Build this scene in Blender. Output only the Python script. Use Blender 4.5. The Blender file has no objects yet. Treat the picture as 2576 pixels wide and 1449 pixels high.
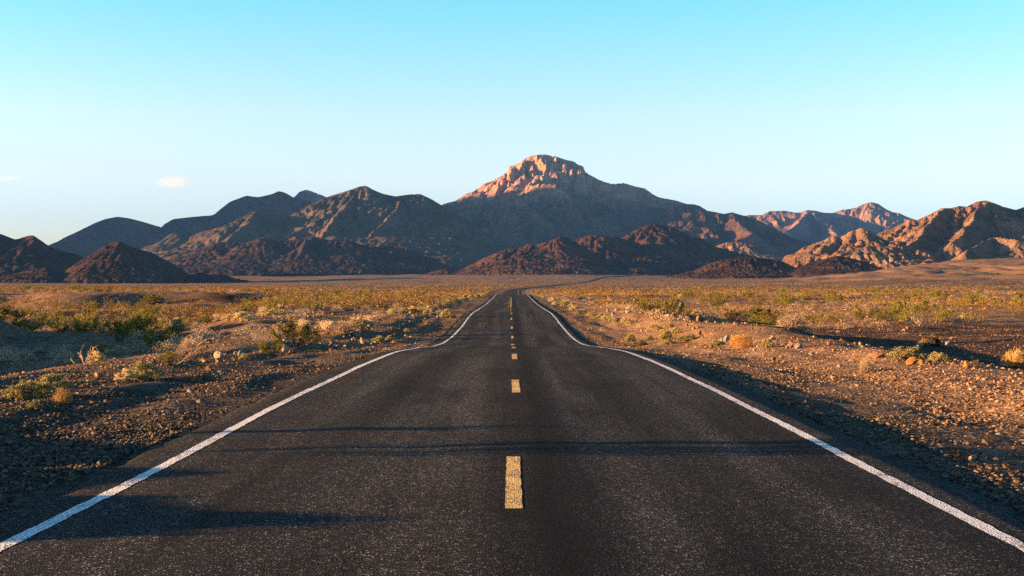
import bpy, math, random
import numpy as np

random.seed(7)
rng = np.random.default_rng(11)
S = bpy.context.scene
COL = S.collection
F, CX, CY, CAMH = 3280.0, 1288.0, 724.5, 1.68
R = math.radians

# ------------------------------------------------------------------ helpers
def _hash(ix, iy, seed):
    h = (ix.astype(np.int64) * 374761393 + iy.astype(np.int64) * 668265263 + seed * 974634777) & 0xFFFFFFFF
    h = ((h ^ (h >> 13)) * 1274126177) & 0xFFFFFFFF
    h = ((h ^ (h >> 16)) * 2246822519) & 0xFFFFFFFF
    return (h ^ (h >> 15)) & 0xFFFFFFFF

def perlin(x, y, seed=0):
    x = np.asarray(x, float); y = np.asarray(y, float)
    ix = np.floor(x); iy = np.floor(y)
    fx = x - ix; fy = y - iy
    u = fx * fx * fx * (fx * (fx * 6 - 15) + 10)
    v = fy * fy * fy * (fy * (fy * 6 - 15) + 10)
    def g(ox, oy):
        a = _hash(ix + ox, iy + oy, seed) * (2 * math.pi / 4294967296.0)
        return np.cos(a) * (fx - ox) + np.sin(a) * (fy - oy)
    a = g(0, 0); b = g(1, 0); c = g(0, 1); d = g(1, 1)
    return 1.5 * ((a * (1 - u) + b * u) * (1 - v) + (c * (1 - u) + d * u) * v)

def fbm(x, y, octs=4, seed=0, gain=0.5, ridged=False):
    s = 0; a = 1.0; f = 1.0
    for o in range(octs):
        n = perlin(x * f + 17.3 * o, y * f - 9.1 * o, seed + o * 13)
        s = s + a * ((1 - 2 * np.abs(n)) if ridged else n)
        a *= gain; f *= 2.03
    return s

def sstep(a, b, x):
    t = np.clip((x - a) / (b - a), 0, 1)
    return t * t * (3 - 2 * t)

def crom(xs, ys):
    xs = np.array(xs, float); ys = np.array(ys, float)
    m = np.gradient(ys, xs)
    def f(x):
        x = np.clip(x, xs[0], xs[-1])
        i = np.clip(np.searchsorted(xs, x) - 1, 0, len(xs) - 2)
        h = xs[i + 1] - xs[i]; t = (x - xs[i]) / h
        return ((2*t**3 - 3*t**2 + 1) * ys[i] + (t**3 - 2*t**2 + t) * h * m[i]
                + (-2*t**3 + 3*t**2) * ys[i+1] + (t**3 - t**2) * h * m[i+1])
    return f

def mesh_np(name, V, faces, smooth=False):
    """faces: list of (n,k) int arrays"""
    me = bpy.data.meshes.new(name)
    V = np.ascontiguousarray(V, dtype=np.float32)
    me.vertices.add(len(V)); me.vertices.foreach_set('co', V.ravel())
    loops = np.concatenate([f.ravel() for f in faces]).astype(np.int32)
    tot = np.concatenate([np.full(len(f), f.shape[1], np.int32) for f in faces])
    start = np.concatenate([[0], np.cumsum(tot)[:-1]]).astype(np.int32)
    me.loops.add(len(loops)); me.loops.foreach_set('vertex_index', loops)
    me.polygons.add(len(tot)); me.polygons.foreach_set('loop_start', start)
    me.polygons.foreach_set('use_smooth', np.full(len(tot), smooth, bool))
    me.update(calc_edges=True); me.validate()
    return me

def grid_faces(nr, nc):
    i = np.arange(nr - 1)[:, None] * nc + np.arange(nc - 1)[None, :]
    i = i.ravel()
    return np.stack([i, i + 1, i + nc + 1, i + nc], 1)

def link(name, me, mat=None, parent=None):
    o = bpy.data.objects.new(name, me); COL.objects.link(o)
    if mat is not None and me is not None and len(me.materials) == 0: me.materials.append(mat)
    if parent is not None: o.parent = parent
    return o

def tag(o, label=None, cat=None, group=None, kind=None):
    if label: o['label'] = label
    if cat: o['category'] = cat
    if group: o['group'] = group
    if kind: o['kind'] = kind
    return o

# ------------------------------------------------------------------ material helpers
class NT:
    def __init__(s, mat):
        s.m = mat; mat.use_nodes = True; s.t = mat.node_tree; s.t.nodes.clear()
    def n(s, typ, **kw):
        nd = s.t.nodes.new(typ)
        for k, v in kw.items():
            if k.startswith('i_'):
                key = k[2:]
                key = int(key) if key.isdigit() else key.replace('_', ' ')
                nd.inputs[key].default_value = v
            else: setattr(nd, k, v)
        return nd
    def l(s, a, b): s.t.links.new(a, b)
    def pos(s, scale=(1, 1, 1)):
        g = s.n('ShaderNodeNewGeometry'); mp = s.n('ShaderNodeVectorMath', operation='MULTIPLY')
        mp.inputs[1].default_value = scale; s.l(g.outputs['Position'], mp.inputs[0]); return mp.outputs[0]
    def noise(s, vec, scale, detail=4, rough=0.55):
        nd = s.n('ShaderNodeTexNoise'); nd.inputs['Scale'].default_value = scale
        nd.inputs['Detail'].default_value = detail; nd.inputs['Roughness'].default_value = rough
        s.l(vec, nd.inputs['Vector']); return nd.outputs['Fac']
    def voro(s, vec, scale, feature='F1'):
        nd = s.n('ShaderNodeTexVoronoi', feature=feature); nd.inputs['Scale'].default_value = scale
        s.l(vec, nd.inputs['Vector']); return nd
    def ramp(s, fac, stops, interp='LINEAR'):
        nd = s.n('ShaderNodeValToRGB'); cr = nd.color_ramp; cr.interpolation = interp
        while len(cr.elements) < len(stops): cr.elements.new(0.5)
        for e, (p, c) in zip(cr.elements, stops):
            e.position = p
            e.color = (c, c, c, 1) if not hasattr(c, '__len__') else (*c, 1)
        s.l(fac, nd.inputs['Fac']); return nd.outputs['Color']
    def mix(s, fac, a, b, mode='MIX'):
        nd = s.n('ShaderNodeMix', data_type='RGBA', blend_type=mode)
        for sock, v in ((nd.inputs[0], fac), (nd.inputs[6], a), (nd.inputs[7], b)):
            if isinstance(v, bpy.types.NodeSocket): s.l(v, sock)
            elif isinstance(v, (int, float)): sock.default_value = v
            else: sock.default_value = (*v, 1)
        return nd.outputs[2]
    def math(s, op, a, b=0.0):
        nd = s.n('ShaderNodeMath', operation=op)
        for i, v in enumerate((a, b)):
            if isinstance(v, bpy.types.NodeSocket): s.l(v, nd.inputs[i])
            else: nd.inputs[i].default_value = v
        return nd.outputs[0]
    def bump(s, h, strength, dist, nrm=None):
        nd = s.n('ShaderNodeBump'); nd.inputs['Strength'].default_value = strength
        nd.inputs['Distance'].default_value = dist; s.l(h, nd.inputs['Height'])
        if nrm is not None: s.l(nrm, nd.inputs['Normal'])
        return nd.outputs['Normal']
    def out(s, color, rough=0.9, normal=None, spec=0.15, transl=0.0):
        p = s.n('ShaderNodeBsdfPrincipled')
        if isinstance(color, bpy.types.NodeSocket): s.l(color, p.inputs['Base Color'])
        else: p.inputs['Base Color'].default_value = (*color, 1)
        p.inputs['Roughness'].default_value = rough
        p.inputs['Specular IOR Level'].default_value = spec
        if normal is not None: s.l(normal, p.inputs['Normal'])
        o = s.n('ShaderNodeOutputMaterial')
        if transl > 0:
            t = s.n('ShaderNodeBsdfTranslucent'); mx = s.n('ShaderNodeMixShader'); mx.inputs[0].default_value = transl
            if isinstance(color, bpy.types.NodeSocket): s.l(color, t.inputs['Color'])
            else: t.inputs['Color'].default_value = (*color, 1)
            s.l(p.outputs[0], mx.inputs[1]); s.l(t.outputs[0], mx.inputs[2]); s.l(mx.outputs[0], o.inputs['Surface'])
        else: s.l(p.outputs[0], o.inputs['Surface'])
        return s.m

def newmat(name): return NT(bpy.data.materials.new(name))

def island_mat(name, stops, rough=0.85, transl=0.0, spec=0.1, obvar=0.25, bump=None):
    t = newmat(name)
    g = t.n('ShaderNodeNewGeometry')
    c = t.ramp(g.outputs['Random Per Island'], stops)
    oi = t.n('ShaderNodeObjectInfo')
    v = t.n('ShaderNodeMapRange'); v.inputs['To Min'].default_value = 1 - obvar; v.inputs['To Max'].default_value = 1 + obvar
    t.l(oi.outputs['Random'], v.inputs['Value'])
    hs = t.n('ShaderNodeHueSaturation'); t.l(v.outputs[0], hs.inputs['Value']); t.l(c, hs.inputs['Color'])
    nrm = None
    if bump: nrm = t.bump(t.noise(t.pos(), bump[0], 3), bump[1], bump[2])
    return t.out(hs.outputs[0], rough, nrm, spec, transl)

# ------------------------------------------------------------------ road profile and terrain height
road_z = crom([-60, 0, 12, 24, 36, 45, 60, 70, 80, 106, 130, 161, 220, 297, 340, 400, 450, 492, 560, 652, 800, 1000, 1300, 1600, 2000, 2350, 2550, 2900, 3400],
              [0.0, 0, 0, 0, -.13, -.40, -.92, -1.03, -.95, -.48, -.46, -.46, -.15, .20, -.30, -1.0, -.95, -.60, 0.1, .66, 2.0, 3.1, 5.4, 8.0, 12.9, 20.0, 24.5, 29.5, 36])
road_x = crom([-60, 0, 300, 600, 660, 720, 800, 1000, 1300, 1600, 2000, 2350, 2550, 2900, 3400],
              [0.0, 0, -.05, 0, 1.2, 5.5, 13.7, 28, 51, 85, 124, 162, 190, 260, 370])
_smY = np.linspace(-60, 700, 761)
_smk = np.exp(-0.5 * (np.linspace(-120, 120, 241) / 45) ** 2); _smk /= _smk.sum()
_smz = np.convolve(np.pad(road_z(_smY), 120, mode='edge'), _smk, 'valid')

_YT = [-100, 0, 652, 1000, 1600, 2000, 2500, 3000, 4000, 6000, 9000, 16000]
_far = [crom(_YT, [0, 0, .4, 2.2, 5.8, 8.3, 11.5, 22, 42, 75, 110, 150]),
        crom(_YT, [0, 0, .6, 3.0, 7.9, 12.8, 23, 31, 46, 80, 110, 150]),
        crom(_YT, [0, 0, .6, 3.0, 9, 13.5, 20, 27, 46, 80, 110, 150]),
        crom(_YT, [0, 0, .6, 5.5, 22, 36, 52, 66, 90, 110, 130, 150])]
_TT = [-0.22, 0.02, 0.2, 0.39]

def base_z(x, y):
    t = x / np.maximum(np.abs(y), 40)
    fs = [f(y) for f in _far]
    z = np.where(t < _TT[0], fs[0], 0)
    for k in range(3):
        w = sstep(_TT[k], _TT[k + 1], t)
        inb = (t >= _TT[k]) & (t < _TT[k + 1])
        z = np.where(inb, fs[k] * (1 - w) + fs[k + 1] * w, z)
    z = np.where(t >= _TT[3], fs[3] + (np.minimum(t, 1.0) - _TT[3]) * np.maximum(fs[3] - fs[2], 0) * 2.5, z)
    near = np.interp(y, _smY, _smz)
    w = sstep(560, 760, y)
    return near * (1 - w) + z * w

def ground_z(x, y, fine=True):
    x = np.asarray(x, float); y = np.asarray(y, float)
    rx = road_x(y); rz = road_z(y)
    lx = x - rx; ax = np.abs(lx)
    b = base_z(x, y)
    # rolling desert floor, washes and bars
    far_f = sstep(8, 30, ax) * (1 - (1 - sstep(14, 70, ax)) * sstep(500, 800, y))
    roll = 0.42 * fbm(x / 34, y / 46, 3, 5) + 0.16 * fbm(x / 9, y / 14, 3, 9)
    roll = roll + 0.55 * sstep(250, 900, y) * fbm(x / 90, y / 160, 3, 21) + 2.2 * sstep(900, 2400, y) * fbm(x / 240, y / 300, 4, 31)
    # gullied fan on the right
    fan = sstep(0.15, 0.33, x / np.maximum(y, 50)) * sstep(900, 1600, y)
    roll = roll + fan * (6.5 * fbm(x / 95, y / 210, 4, 41, 0.55, True) - 3)
    # left wash with a terrace bank beyond it
    xw = -9.0 - 0.17 * np.maximum(y - 45, 0) + 2.0 * perlin(y / 23, y * 0, 3)
    w = sstep(0, 6.5, xw - x) * sstep(10, 24, y + 12) * (1 - sstep(195, 216, y + 14 * perlin(x / 25, x * 0, 8)))
    wash = -1.35 * w
    ter = 1.05 * sstep(203, 211, y + 14 * perlin(x / 25, x * 0, 8)) * (1 - sstep(230, 420, y)) * sstep(30, 60, -x)
    bar = 0.55 * w * sstep(0.0, 0.7, fbm(x / 30 + 3, y / 17, 2, 77))
    bank = (3.9 + .7 * fbm(x / 7, y / 9, 3, 17)) * sstep(0, 11, -(x + 29 + 2.5 * perlin(y / 11, y * 0, 15))) * sstep(22, 38, y) * (1 - sstep(76, 96, y + 0.5 * (x + 25)))
    bar = bar + bank
    # right: ground drops behind the gravel berm, a channel further on
    er = 10.6 + 1.6 * perlin(y / 19, y * 0, 4)
    wr = sstep(0, 5.0, x - er) * (1 - sstep(60, 95, x - 0.1 * y)) * (1 - sstep(240, 300, y))
    wash = wash - 0.55 * wr - 0.75 * wr * np.exp(-((x - 24 - 0.05 * (y - 130)) / 7) ** 2) * sstep(80, 110, y)
    roll = roll + (0.10 * fbm(x / 3.2, y / 5.5, 3, 91) if fine else 0)
    zf = b + far_f * roll + wash + ter + bar
    # roadside cross-section
    ditch_r = np.interp(lx, [3.5, 3.9, 4.6, 6.1, 7.6, 9.4, 11.5, 15], [-.05, -.07, -.10, -.175, -.02, .15, .06, 0])
    ditch_r = np.where(ditch_r < 0, ditch_r * (1 - .45 * sstep(30, 55, y)), ditch_r)
    ditch_l = np.interp(-lx, [3.5, 3.9, 4.6, 6.4, 8.2, 9.4, 11.5, 15], [-.06, -.07, -.08, -.08, .02, .05, .02, 0])
    sec = np.where(lx > 0, ditch_r, ditch_l)
    wr2 = 1 - sstep(6, 16, ax)
    zn = rz * wr2 + zf * (1 - wr2) + sec
    zn = np.where(ax < 16, zn, zf)
    # rocky mound beside the road, left
    zn = zn + 0.2 * np.exp(-((x + 7.6) / 2.2) ** 2 - ((y - 82) / 20) ** 2) + 0.2 * np.exp(-((x + 8.5) / 1.5) ** 2 - ((y - 47) / 7) ** 2)
    zn = zn + 0.5 * np.exp(-((x - 11.8) / 3.0) ** 2 - ((y - 60) / 13) ** 2)
    zn = zn + 0.35 * np.exp(-((x - 10.5) / 2.2) ** 2 - ((y - 90) / 30) ** 2)
    if fine:
        g = sstep(3.9, 5.0, ax) * (1 - sstep(90, 300, y))
        zn = zn + g * (0.065 * perlin(lx / 1.05, y / 9.5, 51) + 0.03 * perlin(lx / 0.5 + y / 9, y / 3.0, 52)
                       + 0.03 * fbm(x / 1.7, y / 2.6, 3, 53))
    zn = zn + np.maximum(.80 + .30 * fbm(x / 3, y / 1.6, 3, 99), 0) * sstep(7.2, 10.4, -x) * (1 - sstep(12, 19.5, y))  # unseen berm left of the frame, added to shade the near gravel
    # bed under the asphalt
    drop = 0.085 + np.maximum(y, 0) * 0.00025
    bed = rz - drop
    k = sstep(3.72, 4.05, ax)
    return np.where(ax < 4.05, bed * (1 - k) + zn * k, zn)

def at(px, py, z_off=0.0):
    ys = np.geomspace(4.5, 3200, 2600)
    xx = (px - CX) / F * ys; zz = CAMH + (CY - py) / F * ys
    d = zz - ground_z(xx, ys)
    i = np.argmax(d <= 0)
    if d[i] > 0: return None
    lo, hi = ys[max(i - 1, 0)], ys[i]
    for _ in range(20):
        m = (lo + hi) / 2
        if CAMH + (CY - py) / F * m - ground_z((px - CX) / F * m, m) <= 0: hi = m
        else: lo = m
    return float((px - CX) / F * hi), float(hi), float(ground_z((px - CX) / F * hi, hi))

# ------------------------------------------------------------------ materials
# desert floor
t = newmat('desert_floor')
P = t.pos()
big = t.noise(P, 0.035, 5); med = t.noise(P, 0.55, 5); fine_n = t.noise(P, 9.0, 4)
vo = t.voro(P, 16.0); vo2 = t.voro(P, 5.0)
sep = t.n('ShaderNodeSeparateColor'); t.l(vo.outputs['Color'], sep.inputs[0])
peb = t.ramp(sep.outputs[0], [(0.0, (.075, .048, .033)), (.35, (.16, .098, .060)), (.7, (.28, .175, .105)), (1.0, (.46, .33, .22))])
soil = t.ramp(med, [(.30, (.15, .086, .048)), (.52, (.32, .190, .105)), (.72, (.47, .305, .175))])
pebfac = t.ramp(t.noise(P, 1.3, 4), [(.35, 0.35), (.6, 0.85)])
c = t.mix(pebfac, soil, peb)
att = t.n('ShaderNodeAttribute', attribute_name='pave_shade')
darkc = t.mix(sep.outputs[1], (.030, .019, .015), (.085, .045, .032))
c = t.mix(att.outputs['Fac'], c, darkc)
bigr = t.ramp(big, [(.34, .62), (.62, 1.12)])
mot = t.ramp(t.noise(P, 1.9, 5, .65), [(.36, .55), (.5, .95), (.66, 1.35)])
c = t.mix(1.0, c, mot, 'MULTIPLY')
c = t.mix(1.0, c, bigr, 'MULTIPLY')
h = t.math('ADD', t.math('MULTIPLY', vo.outputs['Distance'], -0.6), t.math('MULTIPLY', fine_n, 0.8))
nb = t.bump(vo2.outputs['Distance'], 0.35, 0.06)
nb = t.bump(h, 0.8, 0.035, nb)
def shoulder(t, c, grey):  # greyer shoulder gravel; the darker tint also paints in near-verge shade
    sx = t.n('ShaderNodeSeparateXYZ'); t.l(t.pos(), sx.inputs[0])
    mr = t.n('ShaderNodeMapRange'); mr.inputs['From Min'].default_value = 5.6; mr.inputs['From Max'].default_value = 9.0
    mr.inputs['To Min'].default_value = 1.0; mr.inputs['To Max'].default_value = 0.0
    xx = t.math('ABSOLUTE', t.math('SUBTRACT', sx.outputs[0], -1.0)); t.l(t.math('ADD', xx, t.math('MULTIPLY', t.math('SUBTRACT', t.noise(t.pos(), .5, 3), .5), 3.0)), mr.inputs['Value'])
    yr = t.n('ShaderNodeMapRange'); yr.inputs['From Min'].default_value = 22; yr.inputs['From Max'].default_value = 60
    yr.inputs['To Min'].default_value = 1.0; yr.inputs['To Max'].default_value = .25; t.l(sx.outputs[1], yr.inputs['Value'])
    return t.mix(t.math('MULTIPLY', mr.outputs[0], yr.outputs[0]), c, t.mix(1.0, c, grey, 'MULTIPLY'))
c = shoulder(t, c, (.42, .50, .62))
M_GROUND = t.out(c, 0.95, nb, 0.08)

# asphalt
t = newmat('asphalt')
P = t.pos()
vo = t.voro(P, 66.0); sep = t.n('ShaderNodeSeparateColor'); t.l(vo.outputs['Color'], sep.inputs[0])
agg = t.ramp(sep.outputs[0], [(0, (.006, .007, .009)), (.55, (.0135, .0150, .0180)), (.82, (.036, .037, .040)), (.93, (.10, .096, .092)), (1, (.26, .24, .22))])
lanes = t.noise(t.pos((1.5, .03, 1)), 1.0, 3)
blot = t.noise(t.pos((.85, .22, 1)), 1.0, 5)
sx = t.n('ShaderNodeSeparateXYZ'); t.l(P, sx.inputs[0])
tar = t.noise(t.pos((0.6, .22, 1)), 1.0, 3)
dx = t.math('ABSOLUTE', t.math('SUBTRACT', sx.outputs[0], t.math('ADD', .1, t.math('MULTIPLY', tar, .42))))
tarm = t.ramp(dx, [(.0, .10), (.44, 1.0)])
lm = t.ramp(lanes, [(.38, .45), (.62, 1.35)])
bm_ = t.ramp(blot, [(.36, .50), (.5, 1.0), (.7, 1.15)])
trk = t.ramp(t.math('DIVIDE', t.math('ABSOLUTE', sx.outputs[0]), 4.0), [(.08, .85), (.22, 1.28), (.42, .72), (.62, 1.28), (.80, .85)])
c = t.mix(1, agg, lm, 'MULTIPLY'); c = t.mix(1, c, trk, 'MULTIPLY'); c = t.mix(1, c, bm_, 'MULTIPLY'); c = t.mix(1, c, tarm, 'MULTIPLY')
nb = t.bump(t.math('ADD', vo.outputs['Distance'], t.math('MULTIPLY', t.noise(P, 30, 3), .6)), 0.65, 0.012)
M_ROAD = t.out(c, 0.9, nb, 0.12)

def paint(name, col, worn):
    t = newmat(name); P = t.pos()
    vo = t.voro(P, 62.0); sep = t.n('ShaderNodeSeparateColor'); t.l(vo.outputs['Color'], sep.inputs[0])
    w = t.math('ADD', t.math('MULTIPLY', t.noise(P, 2.2, 5), .75), t.math('MULTIPLY', sep.outputs[0], .42))
    f = t.ramp(w, [(worn, 0.0), (worn + .10, 1.0)])
    pc = t.mix(t.noise(P, 14, 3), tuple(k * .82 for k in col), col)
    c = t.mix(f, (.05, .046, .042), pc)
    nb = t.bump(vo.outputs['Distance'], 0.5, 0.01)
    return t.out(c, 0.7, nb, 0.2)
M_WHITE = paint('white_paint', (.90, .93, .95), .37)
M_YELLOW = paint('yellow_paint', (.84, .60, .21), .40)

# stones
t = newmat('gravel_stones'); g_ = t.n('ShaderNodeNewGeometry')
c = t.ramp(g_.outputs['Random Per Island'], [(0, (.045, .032, .027)), (.3, (.12, .076, .052)), (.6, (.25, .16, .098)), (.85, (.32, .21, .13)), (1, (.40, .29, .19))])
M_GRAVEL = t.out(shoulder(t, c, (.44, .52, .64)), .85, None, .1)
def rock_mat(name, a, b):
    t = newmat(name)
    tc = t.n('ShaderNodeTexCoord'); oi = t.n('ShaderNodeObjectInfo')
    ad = t.n('ShaderNodeVectorMath', operation='ADD'); t.l(tc.outputs['Object'], ad.inputs[0])
    mm = t.math('MULTIPLY', oi.outputs['Random'], 37.0); t.l(mm, ad.inputs[1])
    n1 = t.noise(ad.outputs[0], 2.2, 6, .65); n2 = t.noise(ad.outputs[0], 9, 5)
    c = t.mix(t.ramp(n1, [(.35, 0), (.65, 1.0)]), a, b)
    nb = t.bump(n2, .5, .12)
    return t.out(c, .88, nb, .12)
M_ROCKS = {'orange': rock_mat('orange_rock', (.13, .062, .030), (.30, .16, .078)), 'grey': rock_mat('grey_rock', (.12, .11, .105), (.26, .23, .20)),
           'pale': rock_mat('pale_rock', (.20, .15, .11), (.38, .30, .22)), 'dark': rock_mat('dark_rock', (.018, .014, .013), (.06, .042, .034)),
           'red': rock_mat('red_rock', (.15, .07, .05), (.30, .16, .11)), 'yellow': rock_mat('yellow_rock', (.42, .27, .08), (.60, .42, .16))}

# plants
M_SAGE = island_mat('sage_leaf', [(0, (.15, .15, .06)), (.45, (.29, .27, .11)), (.8, (.42, .37, .17)), (1, (.54, .46, .25))], .8, .22)
M_CREO = island_mat('creosote_leaf', [(0, (.075, .085, .014)), (.5, (.17, .165, .028)), (.85, (.27, .23, .040)), (1, (.38, .29, .06))], .6, .25, .25)
M_OLIVE = island_mat('olive_twigs', [(0, (.11, .080, .026)), (.5, (.22, .148, .042)), (1, (.35, .235, .075))], .8, .2)
M_PALE = island_mat('bleached_twigs', [(0, (.32, .235, .165)), (.5, (.52, .40, .285)), (1, (.68, .56, .42))], .85, .2)
M_CREAM = island_mat('cream_leaf', [(0, (.32, .26, .13)), (.5, (.50, .41, .21)), (1, (.64, .54, .32))], .85, .22)
M_GOLD = island_mat('golden_twigs', [(0, (.30, .18, .065)), (.5, (.50, .33, .125)), (1, (.66, .47, .20))], .8, .25)
M_RUST = island_mat('rust_twigs', [(0, (.36, .18, .055)), (.5, (.56, .30, .095)), (1, (.68, .41, .15))], .8, .25)
M_WOOD = island_mat('grey_stem', [(0, (.20, .145, .10)), (.6, (.33, .245, .17)), (1, (.44, .34, .25))], .9, 0)
M_STEM = island_mat('brown_stem', [(0, (.055, .038, .024)), (1, (.13, .088, .055))], .9, 0)
M_CACT = island_mat('cactus_skin', [(0, (.13, .14, .04)), (1, (.30, .26, .085))], .8, 0)
M_CHAR = rock_mat('charred_wood', (.006, .005, .005), (.028, .02, .016))

# ------------------------------------------------------------------ ground sheet
def axis_y():
    a = [-60.]
    while a[-1] < -2: a.append(a[-1] + 1.2)
    y = 2.0; a.append(0.0)
    while y < 17000:
        a.append(y); y += max(0.13, 0.0098 * y) if y < 3200 else 0.03 * y
    return np.array(a)
ay = axis_y()
u = np.linspace(-1, 1, 801)
ax_ = 7.0 * np.sinh(u * math.asinh(16000 / 7.0))
GX, GY = np.meshgrid(ax_, ay)
GZ = ground_z(GX, GY)
me = mesh_np('desert_ground', np.stack([GX.ravel(), GY.ravel(), GZ.ravel()], 1), [grid_faces(len(ay), len(ax_))], True)
# dark desert pavement; the left-plain patches also paint in shaded bands
rx = GX - road_x(GY)
pv = sstep(10.2, 12.5, rx + 1.6 * perlin(GY / 6, GX / 9, 61)) * (1 - sstep(46, 60, rx + 5 * perlin(GX / 12, GY / 20, 62))) * sstep(20, 34, GY) * (1 - sstep(100, 122, GY + 10 * perlin(GX / 15, GY / 30, 66)))
band = sstep(-0.05, 0.40, fbm(GX / 60, GY / 26, 3, 63)) * sstep(60, 120, GY) * (1 - sstep(700, 1500, GY)) * sstep(9, 16, np.abs(rx)) * .85
lw = sstep(-0.25, 0.35, fbm(GX / 14, GY / 12, 3, 65)) * sstep(8.5, 12, -rx) * (1 - sstep(150, 230, GY)) * .8  # dark left-plain patches, partly painted-in shade of the relief
pv = np.clip(np.maximum.reduce([pv * .92, band, lw]), 0, 1)
at_ = me.attributes.new('pave_shade', 'FLOAT', 'POINT'); at_.data.foreach_set('value', pv.ravel().astype(np.float32))
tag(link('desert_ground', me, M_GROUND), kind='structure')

# ------------------------------------------------------------------ road and markings
ry = np.concatenate([np.arange(-60, 4, 1.0), np.geomspace(4, 2950, 1100)])
offs = np.array([-4.02, -3.86, -3.74, -3.5, -3.40, -3.32, -3.24, -3.16, -2.6, -1.8, -.9, -.5, -.4, -.3, -.2, -.1, 0, .1, .2, .5, .9, 1.8, 2.6, 3.16, 3.24, 3.32, 3.40, 3.5, 3.72, 3.83, 3.98])
def road_surf(o, y):
    lift = np.maximum(y - 250, 0) * 0.00005
    rut = -0.012 * (np.exp(-((np.abs(o) - .95) / .35) ** 2) + np.exp(-((np.abs(o) - 2.5) / .35) ** 2))
    return road_z(y) + 0.035 * (1 - (o / 3.7) ** 2) + lift + rut + 0.012 * perlin(o / 1.5, y / 5, 71)
OG, YG = np.meshgrid(offs, ry)
wob = np.where(np.abs(OG) > 3.6, .07 * perlin(YG / .7, np.sign(OG) * 9.5, 72) + .12 * perlin(YG / 5, np.sign(OG) * 3.5, 73), 0) * (YG < 400)
ZG = road_surf(OG, YG)
ZG = np.where(np.abs(OG) > 3.8, ZG - .06, ZG); ZG = np.where(np.abs(OG) > 3.95, ZG - .22, ZG)
hd = np.gradient(road_x(ry), ry)[:, None]
nrm = 1 / np.sqrt(1 + hd ** 2)
XG = road_x(YG) + (OG + wob) * nrm; YR = YG - (OG + wob) * hd * nrm
road = link('road', mesh_np('road', np.stack([XG.ravel(), YR.ravel(), ZG.ravel()], 1), [grid_faces(len(ry), len(offs))], True), M_ROAD)
tag(road, kind='structure')
def strip(name, o0, o1, y0, y1, mat, jag=0.012, lift=.0022):
    n = max(3, int(min(900, 40 * math.log(max(y1, 5) / max(y0, 4) if y0 > 0 else 60) + (y1 - y0) * 3)))
    ys = np.geomspace(y0, y1, n) if y0 > 3 else np.concatenate([np.linspace(y0, 4, 40)[:-1], np.geomspace(4, y1, n)])
    oo = np.linspace(o0, o1, 4)
    O, Y = np.meshgrid(oo, ys)
    J = jag * perlin(Y / .25, O * 40, 74) * (np.abs(O - (o0 + o1) / 2) > abs(o1 - o0) * .4) + .03 * perlin(Y / 9, Y * 0 + o0, 75)
    O2 = O + J
    h_ = (road_x(Y + .5) - road_x(Y - .5)); n_ = 1 / np.sqrt(1 + h_ ** 2)
    V = np.stack([(road_x(Y) + O2 * n_).ravel(), (Y - O2 * h_ * n_).ravel(), (road_surf(O2, Y) + lift + np.maximum(Y, 0) * 3e-5).ravel()], 1)
    return link(name, mesh_np(name, V, [grid_faces(len(ys), 4)], True), mat, road)
strip('edge_line', -3.36, -3.24, -40, 660, M_WHITE)
strip('edge_line', 3.24, 3.36, -40, 660, M_WHITE)
for y0, y1, off in ((9.72, 12.75, 0.02), (20.4, 23.3, .07), (31.2, 34.6, .07), (42.6, 45.8, .06), (56.5, 59.5, .05), (69, 72.2, .03), (82, 85.2, 0), (94.5, 97.7, -.03), (107, 110, -.05), (119, 122, -.08), (131, 134, -.1)):
    strip('centre_dash', off - .065, off + .065, y0, y1, M_YELLOW, .008)
for y0, y1 in ((144, 148), (156, 160), (168, 172), (182, 186), (198, 202), (214, 219)):
    strip('centre_dash', -.42, -.30, y0, y1, M_YELLOW)
strip('centre_line', -.16, -.04, 142, 235, M_YELLOW)

# ------------------------------------------------------------------ mountains
def seg_field(X, Y, segs, bump_w):
    best = np.full(X.shape, -1e9); Sb = np.zeros(X.shape); Db = np.zeros(X.shape)
    for (x0, y0, h0, x1, y1, h1, sl, s0) in segs:
        dx, dy = x1 - x0, y1 - y0; L2 = dx * dx + dy * dy + 1e-6
        hm = max(h0, h1); rad = 3.2 * hm / sl + 60
        m = (X > min(x0, x1) - rad) & (X < max(x0, x1) + rad) & (Y > min(y0, y1) - rad) & (Y < max(y0, y1) + rad)
        if not m.any(): continue
        xs, ys = X[m], Y[m]
        tt = np.clip(((xs - x0) * dx + (ys - y0) * dy) / L2, 0, 1)
        d = np.hypot(xs - x0 - tt * dx, ys - y0 - tt * dy)
        hr = np.maximum(h0 + tt * (h1 - h0), 2.0)
        k = d * sl / hr
        cand = hr * (np.exp(-k * 1.05) * 1.04 - 0.04 - 0.02 * k)
        b = best[m]; up = cand > b
        sb = Sb[m]; db = Db[m]
        b[up] = cand[up]; sb[up] = s0 + tt[up] * math.sqrt(L2); db[up] = d[up]
        best[m] = b; Sb[m] = sb; Db[m] = db
    return best, Sb, Db

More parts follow.
